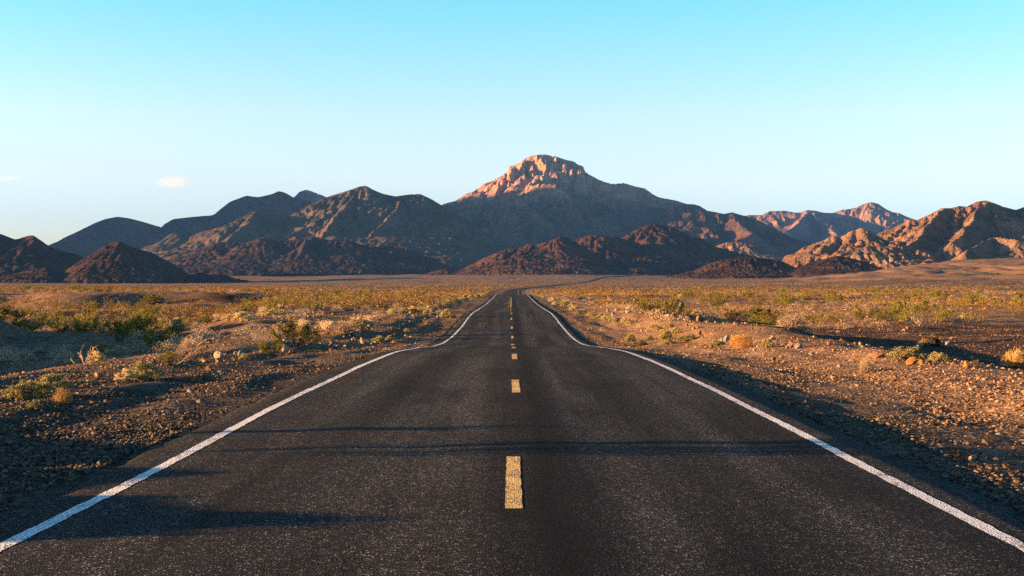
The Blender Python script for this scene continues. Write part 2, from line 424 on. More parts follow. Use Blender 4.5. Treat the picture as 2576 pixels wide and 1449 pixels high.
def carve(h, hmax, cell, depth, rounds=3):
    ny, nx = h.shape
    nb = [(-1, -1), (-1, 0), (-1, 1), (0, -1), (0, 1), (1, -1), (1, 0), (1, 1)]
    idx = np.arange(ny * nx).reshape(ny, nx)
    for _ in range(rounds):
        best = np.zeros_like(h); rec = idx.copy()
        pad = np.pad(h, 1, mode='edge'); ip = np.pad(idx, 1, mode='edge')
        for dy, dx in nb:
            d = (h - pad[1 + dy:1 + dy + ny, 1 + dx:1 + dx + nx]) / math.hypot(dx, dy)
            u_ = d > best
            best = np.where(u_, d, best); rec = np.where(u_, ip[1 + dy:1 + dy + ny, 1 + dx:1 + dx + nx], rec)
        order = np.argsort(-h.ravel()); order = order[h.ravel()[order] > 0].tolist()
        rc = rec.ravel().tolist(); acc = [1.0] * (ny * nx)
        for i in order:
            j = rc[i]
            if j != i: acc[j] += acc[i]
        ac = np.array(acc).reshape(ny, nx)
        d = np.clip(np.log(ac) / math.log(1500.), 0, 1.15) ** 1.3
        pd = np.pad(d, 1, mode='edge')
        sm = sum(pd[1 + a:1 + a + ny, 1 + b:1 + b + nx] * w_ for a, b, w_ in ((0, 0, .3), (0, 1, .13), (0, -1, .13), (1, 0, .13), (-1, 0, .13), (1, 1, .045), (1, -1, .045), (-1, 1, .045), (-1, -1, .045)))
        h = h - depth * hmax * sm * np.sqrt(np.clip(h / hmax, 0, 1) + .01)
    return h

def mountain(name, ridges, mat, base, cell, slope=.62, spur_every=420, spur_len=1.0, seed=1, warp=.22, gully=.24, rough=.018, crag=0.0, strata=0, erode=.075, cal=2.5):
    r = np.random.default_rng(seed)
    segs = []; s0 = 0.0
    xs_all = []; ys_all = []; hmax = 0
    def add_line(P, sl, s0):
        for a, b in zip(P[:-1], P[1:]):
            segs.append((*a, *b, sl, s0)); s0 += math.hypot(b[0] - a[0], b[1] - a[1])
        return s0 + 500
    def spur(p, ang, h, L, lvl):
        n = 4; P = [p]; x, y, hh = p
        for i in range(n):
            ang += r.normal(0, .22)
            x += math.cos(ang) * L / n; y += math.sin(ang) * L / n
            f = (i + 1) / n
            hh = p[2] * (1 - f) ** 1.15 * (1 + r.normal(0, .06)) + 0.02 * p[2]
            if i == 1 and r.random() < .4: hh *= 1.06
            P.append((x, y, max(hh, 1)))
        nonlocal_s[0] = add_line(P, slope * r.uniform(.85, 1.35), nonlocal_s[0])
        if lvl < 2:
            for i in (1, 2, 3):
                for sgn in (-1, 1):
                    if r.random() < .75:
                        q = P[i]
                        spur((q[0], q[1], q[2] * .97), ang + sgn * r.uniform(.6, 1.15), q[2], L * .42 * r.uniform(.7, 1.2) * (q[2] / p[2] + .3), lvl + 1)
    nonlocal_s = [0.0]; lines = []
    for rd in ridges:
        opts = {}
        if isinstance(rd, dict): opts = rd; rd = rd['p']
        P = []
        for (px, py, D) in rd:
            X = (px - CX) / F * D; Z = CAMH + (CY - py) / F * D - base
            P.append((X, D, max(Z, 1.0)))
        lines.append(P)
        for q in P: xs_all.append(q[0]); ys_all.append(q[1]); hmax = max(hmax, q[2])
        nonlocal_s[0] = add_line(P, slope * opts.get('sl', 1.0), nonlocal_s[0])
        if opts.get('spurs', True):
            acc = spur_every * .5
            for a, b in zip(P[:-1], P[1:]):
                L = math.hypot(b[0] - a[0], b[1] - a[1]); d = math.atan2(b[1] - a[1], b[0] - a[0])
                while acc < L:
                    f = acc / L; q = (a[0] + f * (b[0] - a[0]), a[1] + f * (b[1] - a[1]), a[2] + f * (b[2] - a[2]))
                    for sgn in (-1, 1):
                        if q[2] > .18 * hmax:
                            Lq = spur_len * q[2] / slope * r.uniform(1.1, 1.9)
                            spur((q[0], q[1], q[2] * .985), d + sgn * r.uniform(1.15, 1.95), q[2], Lq, 0)
                    acc += spur_every * r.uniform(.7, 1.4)
                acc -= L
    mrg = 2.0 * hmax / slope
    x0, x1 = min(xs_all) - mrg, max(xs_all) + mrg; y0, y1 = min(ys_all) - mrg, max(ys_all) + mrg
    nx = int((x1 - x0) / cell) + 2; ny = int((y1 - y0) / (cell * 1.15)) + 2
    X, Y = np.meshgrid(np.linspace(x0, x1, nx), np.linspace(y0, y1, ny))
    lam = hmax / slope
    wx = warp * lam * .16 * fbm(X / (lam * .45), Y / (lam * .45), 4, seed * 3 + 1); wy = warp * lam * .16 * fbm(X / (lam * .45), Y / (lam * .45), 4, seed * 3 + 2)
    h, Sx, D = seg_field(X + wx, Y + wy, segs, 0)
    env = sstep(0, lam * .35, D)
    rel = np.clip(h / hmax, 0, 1)
    g = fbm(Sx / (lam * .10), D / (lam * .75), 4, seed * 3 + 5, .6, True)
    h = h + gully * hmax * .32 * env * np.sqrt(rel + .02) * (g - .55)
    h = h + rough * hmax * (.25 + .75 * np.sqrt(rel)) * fbm(X / (lam * .12), Y / (lam * .12), 5, seed * 3 + 7, .55, True) * (.35 + .65 * env) - rough * hmax * .3
    h = h + .010 * hmax * np.sqrt(rel) * fbm(X / (lam * .035), Y / (lam * .035), 3, seed * 3 + 11, .6, True)
    if erode > 0: h = carve(h, hmax, cell, erode)
    if crag > 0:
        cm = sstep(.45, .75, rel + .12 * fbm(X / 260, Y / 260, 2, seed + 90))
        h = h + crag * cm * hmax * (fbm(Sx / 55, D / 190, 4, seed + 91, .6, True) - .4) * .55
    if strata > 0:
        q = strata; hh = h + 12 * fbm(X / 300, Y / 300, 3, seed + 95)
        st = np.floor(hh / q) * q + q * sstep(.25, .62, hh / q - np.floor(hh / q))
        m = sstep(.42, .62, rel)
        h = h + m * .85 * (st - hh)
    # keep each ridge line at its surveyed height: scale the relief by bearing
    tb = np.linspace(min(p[0] / p[1] for p in lines[0]), max(p[0] / p[1] for p in lines[0]), 700)
    des = np.zeros(700); yd = np.full(700, float(np.median(ys_all)))
    for Lr in lines:
        a_ = np.array([p[0] / p[1] for p in Lr]); e_ = np.array([(p[2] + base) / p[1] for p in Lr])
        for i in range(len(a_) - 1):
            if abs(a_[i + 1] - a_[i]) < 1e-6: continue
            q = (tb - a_[i]) / (a_[i + 1] - a_[i]); k_ = (q >= 0) & (q <= 1)
            ev = e_[i] + q * (e_[i + 1] - e_[i]); k_ &= ev > des
            des[k_] = ev[k_]; yd[k_] = (Lr[i][1] + q * (Lr[i + 1][1] - Lr[i][1]))[k_]
    bi = np.clip(np.round((X / Y - tb[0]) / (tb[1] - tb[0])), 0, 699).astype(int)
    inside = (X / Y >= tb[0]) & (X / Y <= tb[-1])
    cur = np.full(700, 1e-6); np.maximum.at(cur, bi[inside], ((h + base) / Y)[inside])
    dist = np.median(ys_all); be = base / dist
    empty = cur < 1e-5
    if empty.any(): cur[empty] = np.interp(np.nonzero(empty)[0], np.nonzero(~empty)[0], cur[~empty])
    wk = max(3, int(cal / F / (tb[1] - tb[0])) | 1)
    pad = np.pad(cur, wk, mode='edge')
    cur = np.max([pad[wk + k: wk + k + 700] for k in range(-(wk // 2), wk // 2 + 1)], 0)
    ratio = np.clip((des - be) / np.maximum(cur - be, 1e-4), .55, 1.6)
    ratio = np.convolve(np.pad(ratio, wk, mode='edge'), np.ones(wk) / wk, 'same')[wk:-wk]
    edge = np.minimum(np.arange(700), 699 - np.arange(700)) / 40.0
    ratio = 1 + (ratio - 1) * np.clip(edge, 0, 1)
    soft = np.convolve(np.pad(ratio, 60, mode='edge'), np.ones(61) / 61, 'same')[60:-60]
    wg = 1 - sstep(lam * .06, lam * .45, np.abs(yd[bi] - Y))
    h = np.where(inside & (h > 0), h * (soft[bi] * (1 - wg) + ratio[bi] * wg), h)
    gz = ground_z(X, Y, False)
    rel = np.clip(h / hmax, 0, 1)
    foot = sstep(0.0, .14, rel)
    Zw = gz + (h + base - gz) * foot - 4 * (1 - foot)
    f = grid_faces(ny, nx)
    V = np.stack([X.ravel(), Y.ravel(), Zw.ravel()], 1)
    vis = (Zw > gz - 2.5).ravel()
    keep = vis[f].any(1)
    f = f[keep]
    used = np.zeros(len(V), bool); used[f.ravel()] = True
    idx = np.cumsum(used) - 1
    me = mesh_np(name, V[used], [idx[f]], False)
    return tag(link(name, me, mat), kind='structure')

def mtn_mat(name, cols, scale, zr=None, top=None, bump=(1, 8)):
    t = newmat(name); P = t.pos()
    n1 = t.noise(P, scale, 6, .6); n2 = t.noise(P, scale * 6, 5, .6)
    mixf = t.math('ADD', t.math('MULTIPLY', n1, .62), t.math('MULTIPLY', n2, .38))
    c = t.ramp(mixf, [(.40, cols[0]), (.5, cols[1]), (.60, cols[2])])
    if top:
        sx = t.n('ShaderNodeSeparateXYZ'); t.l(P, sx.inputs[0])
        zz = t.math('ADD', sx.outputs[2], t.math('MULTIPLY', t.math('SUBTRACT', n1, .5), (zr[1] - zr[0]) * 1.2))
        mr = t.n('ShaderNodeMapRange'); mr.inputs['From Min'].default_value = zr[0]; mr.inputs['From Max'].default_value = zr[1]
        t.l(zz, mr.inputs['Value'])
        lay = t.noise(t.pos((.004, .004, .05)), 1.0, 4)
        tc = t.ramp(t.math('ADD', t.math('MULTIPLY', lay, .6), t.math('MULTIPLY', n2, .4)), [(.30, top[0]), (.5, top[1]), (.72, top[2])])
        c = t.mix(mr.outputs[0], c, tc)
    nb = t.bump(t.noise(P, scale * 14, 7, .68), bump[0], bump[1])
    return t.out(c, .95, nb, .05)

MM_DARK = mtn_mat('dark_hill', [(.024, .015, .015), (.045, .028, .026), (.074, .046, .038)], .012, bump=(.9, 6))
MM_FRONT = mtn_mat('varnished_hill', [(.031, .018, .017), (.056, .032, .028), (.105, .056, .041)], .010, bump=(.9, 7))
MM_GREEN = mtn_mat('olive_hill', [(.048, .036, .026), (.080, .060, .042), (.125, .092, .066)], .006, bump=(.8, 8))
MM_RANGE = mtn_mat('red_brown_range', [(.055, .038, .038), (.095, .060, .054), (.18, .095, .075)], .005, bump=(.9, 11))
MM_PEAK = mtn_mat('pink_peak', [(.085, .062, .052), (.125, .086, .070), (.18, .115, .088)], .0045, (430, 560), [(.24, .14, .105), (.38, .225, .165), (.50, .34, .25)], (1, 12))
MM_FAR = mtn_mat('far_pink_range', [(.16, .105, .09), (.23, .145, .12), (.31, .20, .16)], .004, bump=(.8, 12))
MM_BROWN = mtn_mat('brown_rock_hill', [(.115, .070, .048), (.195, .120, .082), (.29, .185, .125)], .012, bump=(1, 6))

def L(D, *pts): return [(p[0], p[1], p[2] if len(p) > 2 else D) for p in pts]

# far left-side range, out of the frame to the left: it throws the evening shade on the valley head
def W(X, Y, Z): return (CX + X / Y * F, CY - (Z - CAMH) / Y * F, Y)
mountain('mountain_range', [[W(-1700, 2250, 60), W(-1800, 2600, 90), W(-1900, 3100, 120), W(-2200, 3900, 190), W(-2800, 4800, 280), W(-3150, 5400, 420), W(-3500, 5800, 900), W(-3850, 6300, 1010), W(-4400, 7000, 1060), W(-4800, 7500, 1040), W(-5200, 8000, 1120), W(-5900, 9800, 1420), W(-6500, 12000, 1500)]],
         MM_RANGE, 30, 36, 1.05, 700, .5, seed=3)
mountain('hill', [L(2600, (-420, 560), (-200, 566), (-90, 575), (0, 588), (40, 603), (70, 593), (84, 592), (100, 603), (125, 620), (150, 631), (185, 637), (230, 655), (290, 690))],
         MM_DARK, 10, 5.0, .62, 140, .9, seed=5, rough=.028)
mountain('hill', [L(2350, (120, 706), (165, 680), (210, 650), (250, 627), (280, 610), (300, 607), (325, 618), (350, 627), (380, 635), (400, 645), (430, 661), (455, 675), (480, 693), (505, 712)),
                  ], MM_DARK, 9, 4.0, .60, 120, .9, seed=6, rough=.03)
mountain('mountain', [L(7600, (60, 650), (122, 618), (150, 603), (200, 580), (240, 560), (265, 551), (295, 545), (325, 549), (360, 558), (407, 572), (412, 565), (435, 551), (480, 546), (537, 541), (550, 530), (562, 520), (580, 507), (620, 492), (650, 496), (685, 488), (702, 480), (720, 486), (740, 498), (780, 505), (830, 520), (900, 560))],
         MM_RANGE, 90, 14, .66, 420, .8, seed=8, crag=.05, rough=.028)
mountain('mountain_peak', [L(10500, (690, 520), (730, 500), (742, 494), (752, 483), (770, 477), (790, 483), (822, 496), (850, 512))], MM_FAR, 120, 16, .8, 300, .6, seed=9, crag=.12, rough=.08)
mountain('mountain', [L(5600, (640, 590), (720, 546), (780, 515), (825, 495), (870, 481), (905, 469), (920, 467), (940, 478), (965, 488), (995, 494), (1030, 489), (1057, 488), (1080, 498), (1107, 514), (1150, 540), (1200, 570), (1240, 595), (1300, 630), (1400, 665)),
                      {'p': [(905, 469, 5600), (880, 505, 5450), (862, 530, 5300), (838, 565, 5150), (800, 610, 4950)], 'sl': 1.1},
                      {'p': [(1010, 492, 5600), (1000, 522, 5400), (975, 545, 5250), (940, 580, 5100), (915, 625, 4950)], 'sl': 1.1},
                      {'p': [(1107, 514, 5600), (1120, 560, 5400), (1110, 600, 5200), (1080, 630, 5000)], 'sl': 1.1},
                      {'p': [(350, 640, 5200), (400, 607, 5200), (440, 586, 5200), (470, 596, 5250), (525, 584, 5300), (590, 551, 5300), (637, 529, 5300), (665, 538, 5350), (690, 538, 5400), (730, 545, 5500)]},
                      {'p': [(637, 529, 5300), (630, 560, 5150), (590, 590, 5000), (560, 630, 4850)], 'sl': 1.1}],
         MM_GREEN, 60, 9.5, .60, 330, .75, seed=12, rough=.016, gully=.24)
mountain('hill', [L(4050, (425, 664), (495, 626), (550, 608), (620, 611), (660, 596), (700, 607), (740, 603), (780, 596), (820, 603), (870, 601), (900, 613), (940, 623), (970, 618), (1005, 626), (1050, 636), (1100, 656), (1170, 682))],
         MM_DARK, 42, 6.0, .56, 130, 1.1, seed=14, rough=.024, gully=.26)
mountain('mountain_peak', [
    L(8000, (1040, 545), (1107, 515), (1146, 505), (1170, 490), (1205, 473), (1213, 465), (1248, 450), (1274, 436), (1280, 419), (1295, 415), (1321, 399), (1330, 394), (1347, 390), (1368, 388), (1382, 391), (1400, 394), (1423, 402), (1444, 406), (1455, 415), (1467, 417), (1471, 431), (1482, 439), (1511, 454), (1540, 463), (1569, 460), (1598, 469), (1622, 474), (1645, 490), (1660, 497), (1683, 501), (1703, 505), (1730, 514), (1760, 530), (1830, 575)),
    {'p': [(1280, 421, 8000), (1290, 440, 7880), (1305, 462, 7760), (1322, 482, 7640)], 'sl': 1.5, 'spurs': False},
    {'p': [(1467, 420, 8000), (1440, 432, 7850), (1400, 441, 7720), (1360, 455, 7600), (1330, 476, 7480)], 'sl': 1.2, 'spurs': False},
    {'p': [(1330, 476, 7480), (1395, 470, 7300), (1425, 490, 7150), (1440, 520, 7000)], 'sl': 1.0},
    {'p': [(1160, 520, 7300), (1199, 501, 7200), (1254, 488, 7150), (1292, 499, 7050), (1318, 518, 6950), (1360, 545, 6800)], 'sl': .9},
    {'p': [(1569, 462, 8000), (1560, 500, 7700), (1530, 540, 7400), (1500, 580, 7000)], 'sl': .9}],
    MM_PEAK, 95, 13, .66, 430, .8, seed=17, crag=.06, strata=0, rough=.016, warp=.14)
mountain('mountain', [L(6300, (1480, 640), (1540, 603), (1610, 568), (1645, 549), (1680, 528), (1706, 517), (1729, 513), (1747, 514), (1760, 518), (1779, 530), (1797, 533), (1820, 538), (1842, 534), (1865, 541), (1895, 548), (1929, 565), (1970, 586), (2004, 601), (2041, 612), (2090, 622), (2200, 640)),
                      {'p': [(1842, 534, 6300), (1870, 570, 6000), (1900, 600, 5700)], 'sl': 1.0}],
         MM_RANGE, 75, 11, .62, 360, .8, seed=19, crag=.03, rough=.022)
mountain('hill', [L(3500, (1125, 694), (1175, 671), (1219, 648), (1254, 633), (1277, 626), (1298, 623), (1309, 622), (1330, 614), (1347, 616), (1376, 607), (1412, 595), (1426, 598), (1441, 607), (1470, 622), (1520, 650), (1560, 675), (1600, 694)),
                  {'p': [(1298, 623, 3500), (1330, 645, 3430), (1365, 665, 3360), (1385, 690, 3300)], 'sl': 1.0}],
         MM_FRONT, 33, 4.6, .62, 110, 1.0, seed=23, rough=.028, crag=.03)
mountain('hill', [L(3800, (1430, 612), (1461, 598), (1484, 591), (1510, 592), (1546, 595), (1566, 600), (1620, 620), (1700, 660), (1760, 690)),
                  L(4000, (1540, 615), (1566, 600), (1587, 585), (1613, 572), (1630, 566), (1649, 563), (1686, 568), (1715, 582), (1758, 604), (1788, 619), (1825, 639), (1850, 646), (1880, 665), (1920, 690))],
         MM_FRONT, 40, 5.5, .60, 150, 1.0, seed=24, rough=.026)
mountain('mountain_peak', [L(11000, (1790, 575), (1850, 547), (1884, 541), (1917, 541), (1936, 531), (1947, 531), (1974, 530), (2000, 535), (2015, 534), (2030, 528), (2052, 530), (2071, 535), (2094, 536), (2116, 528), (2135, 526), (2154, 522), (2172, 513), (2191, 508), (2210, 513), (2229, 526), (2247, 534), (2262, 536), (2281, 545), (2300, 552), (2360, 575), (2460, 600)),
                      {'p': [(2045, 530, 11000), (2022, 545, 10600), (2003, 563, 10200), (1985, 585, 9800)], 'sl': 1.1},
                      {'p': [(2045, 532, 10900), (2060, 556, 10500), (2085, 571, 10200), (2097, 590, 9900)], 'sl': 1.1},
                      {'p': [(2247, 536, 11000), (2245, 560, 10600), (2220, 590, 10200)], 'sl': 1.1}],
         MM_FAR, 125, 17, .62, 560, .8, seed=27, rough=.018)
mountain('hill', [L(3050, (2170, 640), (2210, 586), (2247, 573), (2292, 551), (2307, 554), (2334, 541), (2371, 523), (2390, 524), (2412, 518), (2431, 520), (2457, 507), (2480, 504), (2502, 511), (2525, 520), (2555, 528), (2576, 521), (2700, 500), (2850, 540), (3000, 600)),
                  L(2800, (1955, 660), (2004, 638), (2052, 623), (2079, 605), (2094, 591), (2112, 595), (2142, 578), (2165, 574), (2184, 578), (2205, 600), (2235, 640)),
                  {'p': [(2480, 505, 3050), (2440, 560, 2900), (2400, 610, 2750)], 'sl': 1.1}, {'p': [(2371, 524, 3050), (2330, 570, 2920), (2290, 620, 2780)], 'sl': 1.1},
                  {'p': [(2555, 600, 2650), (2500, 595, 2700), (2465, 610, 2650), (2430, 640, 2560)], 'sl': 1.1}],
         MM_BROWN, 48, 4.6, .66, 120, .85, seed=31, rough=.012, crag=.03, gully=.30, erode=.12)
mountain('hill', [L(2500, (1730, 690), (1771, 668), (1805, 657), (1835, 650), (1865, 645), (1895, 646), (1932, 651), (1959, 653), (1985, 665), (2010, 680))], MM_DARK, 19, 3.2, .55, 70, .8, seed=33, rough=.035)
mountain('hill', [L(2460, (1962, 694), (1996, 680), (2034, 661), (2079, 650), (2105, 643), (2135, 648), (2172, 657), (2210, 672), (2250, 682))], MM_DARK, 23, 3.2, .5, 70, .8, seed=34, rough=.035)
mountain('hill', [L(5000, (1790, 625), (1808, 616), (1831, 609), (1854, 608), (1880, 611), (1929, 623), (1966, 635))], MM_BROWN, 60, 7, .5, 150, .8, seed=35)

# ------------------------------------------------------------------ plants: meshes
def unit(v): return v / np.maximum(np.linalg.norm(v, axis=-1, keepdims=True), 1e-9)
def leaf_quads(Pc, out, ln, wd, r, flat=.9):
    n = len(Pc)
    u = unit(out + r.normal(0, flat, (n, 3))); v = unit(np.cross(u, r.normal(0, 1, (n, 3))))
    l = (ln * r.uniform(.6, 1.4, n))[:, None]; w = (wd * r.uniform(.6, 1.4, n))[:, None]
    V = np.stack([Pc, Pc + u * l * .5 + v * w, Pc + u * l, Pc + u * l * .5 - v * w], 1).reshape(-1, 3)
    return V, np.arange(4 * n).reshape(-1, 4)
def tubes(Pl, rad):
    n, k, _ = Pl.shape
    d = unit(Pl[:, -1] - Pl[:, 0]); a = unit(np.cross(d, np.where(np.abs(d[:, 2:3]) < .9, [[0, 0, 1.]], [[1., 0, 0]]))); b = np.cross(d, a)
    ang = np.arange(3) * 2 * math.pi / 3
    ring = a[:, None, None, :] * np.cos(ang)[None, None, :, None] + b[:, None, None, :] * np.sin(ang)[None, None, :, None]
    V = (Pl[:, :, None, :] + ring * rad[:, :, None, None]).reshape(-1, 3)
    base = np.arange(n)[:, None, None] * k * 3 + np.arange(k - 1)[None, :, None] * 3
    j = np.arange(3)[None, None, :]; j2 = (j + 1) % 3
    f = np.stack([base + j, base + j2, base + 3 + j2, base + 3 + j], -1).reshape(-1, 4)
    return V, f
def arcs(p0, p1, bend, r, k=4):
    tt = np.linspace(0, 1, k)[None, :, None]
    off = r.normal(0, 1, p0.shape) * bend
    return p0[:, None] * (1 - tt) + p1[:, None] * tt + off[:, None] * (tt * (1 - tt) * 4)
def dome(n, r, lo=.35, hi=1.0, zmin=.08, flatz=1.0):
    d = unit(r.normal(0, 1, (n, 3))); d[:, 2] = np.abs(d[:, 2])
    q = d * r.uniform(lo, hi, (n, 1)) ** .6
    q[:, :2] *= .5; q[:, 2] = zmin + q[:, 2] * (1 - zmin) * flatz
    return q, d
def mk(name, V, f): return mesh_np(name, V, [f], False)

def bush_sage(seed, lumps=42, per=85, ln=.066):
    r = np.random.default_rng(seed)
    C, d = dome(lumps, r, .45, 1, .12); C[:, 2] *= r.uniform(.8, 1.05, lumps)
    Pc = (C[:, None] * np.array([1, 1, .92]) + r.normal(0, .055, (lumps, per, 3))).reshape(-1, 3)
    Pc[:, 2] = np.abs(Pc[:, 2])
    o = np.repeat(d, per, 0) + np.array([0, 0, .5])
    V, f = leaf_quads(Pc, o, ln, ln * .34, r)
    p1 = C * .95; p0 = np.zeros_like(p1); p0[:, :2] = r.normal(0, .04, (lumps, 2))
    pl = arcs(p0, p1, .05, r); rad = np.linspace(.014, .005, 4)[None].repeat(lumps, 0)
    return mk('sage_foliage', V, f), mk('sage_stems', *tubes(pl, rad))
def bush_creosote(seed, ns=16, nb=6, nl=20, spread=.5, dense=1.0):
    r = np.random.default_rng(seed)
    a = r.uniform(0, 2 * math.pi, ns); rr = spread * np.sqrt(r.uniform(.08, 1, ns)); hh = r.uniform(.62, 1.0, ns) * (1 - .35 * (rr / spread) ** 2)
    tip = np.stack([rr * np.cos(a), rr * np.sin(a), hh], 1)
    p0 = tip * .1; p0[:, 2] = -.02
    pl = arcs(p0, tip, .06, r, 5); rad = np.linspace(.014, .003, 5)[None].repeat(ns, 0)
    V1, f1 = tubes(pl, rad)
    i = np.repeat(np.arange(ns), nb); tt = r.uniform(.35, .95, ns * nb)
    st = pl[i, np.minimum((tt * 4).astype(int), 3)] * (1 - (tt * 4 % 1))[:, None] + pl[i, np.minimum((tt * 4).astype(int) + 1, 4)] * (tt * 4 % 1)[:, None]
    en = st + unit(unit(tip[i]) + r.normal(0, .55, (ns * nb, 3)) + [0, 0, .35]) * r.uniform(.10, .26, (ns * nb, 1))
    pl2 = arcs(st, en, .02, r, 3); V2, f2 = tubes(pl2, np.linspace(.005, .002, 3)[None].repeat(ns * nb, 0))
    n2 = int(nl * dense); q = r.uniform(.15, 1.05, (ns * nb, n2, 1))
    Pc = (st[:, None] * (1 - q) + en[:, None] * q + r.normal(0, .022, (ns * nb, n2, 3))).reshape(-1, 3)
    V3, f3 = leaf_quads(Pc, np.repeat(unit(en - st), n2, 0), .036, .011, r)
    return mk('creosote_foliage', V3, f3), mk('creosote_stems', np.concatenate([V1, V2]), np.concatenate([f1, f2 + len(V1)]))
def bush_twigs(seed, n=340, leaf=900, ln=.04, zf=1.0, fine=.006):
    r = np.random.default_rng(seed)
    C, d = dome(n, r, .55, 1, .06, zf)
    p0 = np.zeros_like(C); p0[:, :2] = r.normal(0, .07, (n, 2))
    pl = arcs(p0 + C * r.uniform(0, .35, (n, 1)), C, .05, r)
    V, f = tubes(pl, np.linspace(fine * 1.5, fine * .6, 4)[None].repeat(n, 0))
    ii = r.integers(0, n, leaf)
    Pc = pl[ii, 3] * r.uniform(.75, 1.04, (leaf, 1)) + r.normal(0, .03, (leaf, 3)); Pc[:, 2] = np.abs(Pc[:, 2])
    V2, f2 = leaf_quads(Pc, d[ii], ln, ln * .25, r)
    return mk('dry_foliage', V2, f2), mk('dry_twigs', V, f)
def bush_ball(seed, n=650):
    r = np.random.default_rng(seed)
    a = unit(r.normal(0, 1, (n, 3))) * .5 * r.uniform(.5, 1, (n, 1)); b = unit(unit(a) + r.normal(0, .7, (n, 3))) * .5 * r.uniform(.8, 1, (n, 1))
    pl = arcs(a, b, .04, r); pl[:, :, 2] = np.maximum(pl[:, :, 2] * .95 + .47, 0)
    return mk('tumbleweed', *tubes(pl, np.full((n, 4), .0036)))
def bush_dead(seed, main=7, spread=.55):
    r = np.random.default_rng(seed); Ps = []; Rs = []
    def br(p, d, L, rad, lvl):
        pts = [p]; dd = d
        for i in range(3):
            dd = unit(dd + r.normal(0, .22, 3) + np.array([0, 0, .06])); pts.append(pts[-1] + dd * L / 3)
        Ps.append(np.array(pts)); Rs.append(np.linspace(rad, rad * .5, 4))
        if lvl < 3:
            for i in range(r.integers(2, 4)):
                k = r.integers(1, 4); br(pts[k], unit(dd + r.normal(0, .55, 3)), L * r.uniform(.4, .65), rad * .55, lvl + 1)
    for m in range(main):
        a = r.uniform(0, 6.28); br(np.array([0, 0, -.02]), unit(np.array([math.cos(a) * spread, math.sin(a) * spread, r.uniform(.5, 1)])), r.uniform(.45, .68), .019, 0)
    return mk('bare_branches', *tubes(np.array(Ps), np.array(Rs)))
def tuft(seed, n=90):
    r = np.random.default_rng(seed); C, d = dome(n, r, .6, 1, .1)
    p0 = np.zeros_like(C); p0[:, :2] = r.normal(0, .05, (n, 2)); pl = arcs(p0, C, .06, r)
    return mk('grass_blades', *tubes(pl, np.linspace(.009, .002, 4)[None].repeat(n, 0)))

def ico(sub):
    p = (1 + 5 ** .5) / 2
    V = unit(np.array([(-1, p, 0), (1, p, 0), (-1, -p, 0), (1, -p, 0), (0, -1, p), (0, 1, p), (0, -1, -p), (0, 1, -p), (p, 0, -1), (p, 0, 1), (-p, 0, -1), (-p, 0, 1)], float))
    Fc = [(0, 11, 5), (0, 5, 1), (0, 1, 7), (0, 7, 10), (0, 10, 11), (1, 5, 9), (5, 11, 4), (11, 10, 2), (10, 7, 6), (7, 1, 8), (3, 9, 4), (3, 4, 2), (3, 2, 6), (3, 6, 8), (3, 8, 9), (4, 9, 5), (2, 4, 11), (6, 2, 10), (8, 6, 7), (9, 8, 1)]
    for _ in range(sub):
        V = list(map(tuple, V)); cache = {}; N = []
        def mid(a, b):
            k = (min(a, b), max(a, b))
            if k not in cache:
                m = unit((np.array(V[a]) + np.array(V[b])) / 2); V.append(tuple(m)); cache[k] = len(V) - 1
            return cache[k]
        for a, b, c in Fc:
            x, y, z = mid(a, b), mid(b, c), mid(c, a); N += [(a, x, z), (b, y, x), (c, z, y), (x, y, z)]
        Fc = N; V = np.array(V)
    return np.array(V), np.array(Fc)
def rock_mesh(seed, sub=3):
    r = np.random.default_rng(seed); V, f = ico(sub)
    n = unit(r.normal(0, 1, (15, 3))); d = r.uniform(.62, .98, 15)
    dots = V @ n.T; s = np.where(dots > .05, d[None] / np.maximum(dots, .05), 9).min(1)
    s = np.minimum(s, 1.15)
    V = V * s[:, None] + .02 * np.stack([perlin(V[:, 0] * 4 + k, V[:, 1] * 4 + V[:, 2] * 3, seed + k) for k in range(3)], 1)
    V[:, :2] *= .5; V[:, 2] = np.maximum(V[:, 2] * .5 + .36, -.1) / .86
    return mesh_np('rock', V, [f], False)
def cactus_mesh(seed):
    r = np.random.default_rng(seed); V0, f0 = ico(3); Vs = []; fs = []; n = 0
    for k in range(9):
        a = math.atan2(1, 0) + k * .7; rib = 1 + .10 * np.cos(np.arctan2(V0[:, 1], V0[:, 0]) * 12)
        rad = r.uniform(.13, .2); c = np.array([math.cos(a) * .3 * (k > 0) + r.normal(0, .03), math.sin(a) * .3 * (k > 0) + r.normal(0, .03), rad * 1.1])
        q = V0.copy(); q[:, :2] *= rib[:, None]; Vs.append(q * [rad, rad, rad * 1.7] + c); fs.append(f0 + n); n += len(V0)
    return mesh_np('cactus_clump', np.concatenate(Vs), [np.concatenate(fs)], True)

def setm(me, m):
    me.materials.append(m); return me
KINDS = {}
def reg(kind, name, cat, fmat, smat, variants):
    out = []
    for v in variants:
        if not isinstance(v, tuple): v = (v,)
        ms = []
        for i, me in enumerate(v):
            me = me.copy(); me.materials.clear(); me.materials.append(fmat if i == 0 else smat); ms.append(me)
        out.append(tuple(ms))
    KINDS[kind] = (name, cat, out)
sage = [bush_sage(s) for s in (1, 2, 3, 4)]
creo = [bush_creosote(s, 18, 7, 32) for s in (1, 2, 3, 4)]
creo_thin = [bush_creosote(s, 13, 4, 9, .5) for s in (5, 6, 7)]
twg = [bush_twigs(s) for s in (1, 2, 3, 4)]
twg_flat = [bush_twigs(s, 300, 900, .045, 1.0) for s in (11, 12, 13)]
reg('sage', 'brittlebush', 'shrub', M_SAGE, M_STEM, sage)
reg('creosote', 'creosote_bush', 'bush', M_CREO, M_STEM, creo)
reg('thin', 'creosote_bush', 'bush', M_OLIVE, M_STEM, creo_thin)
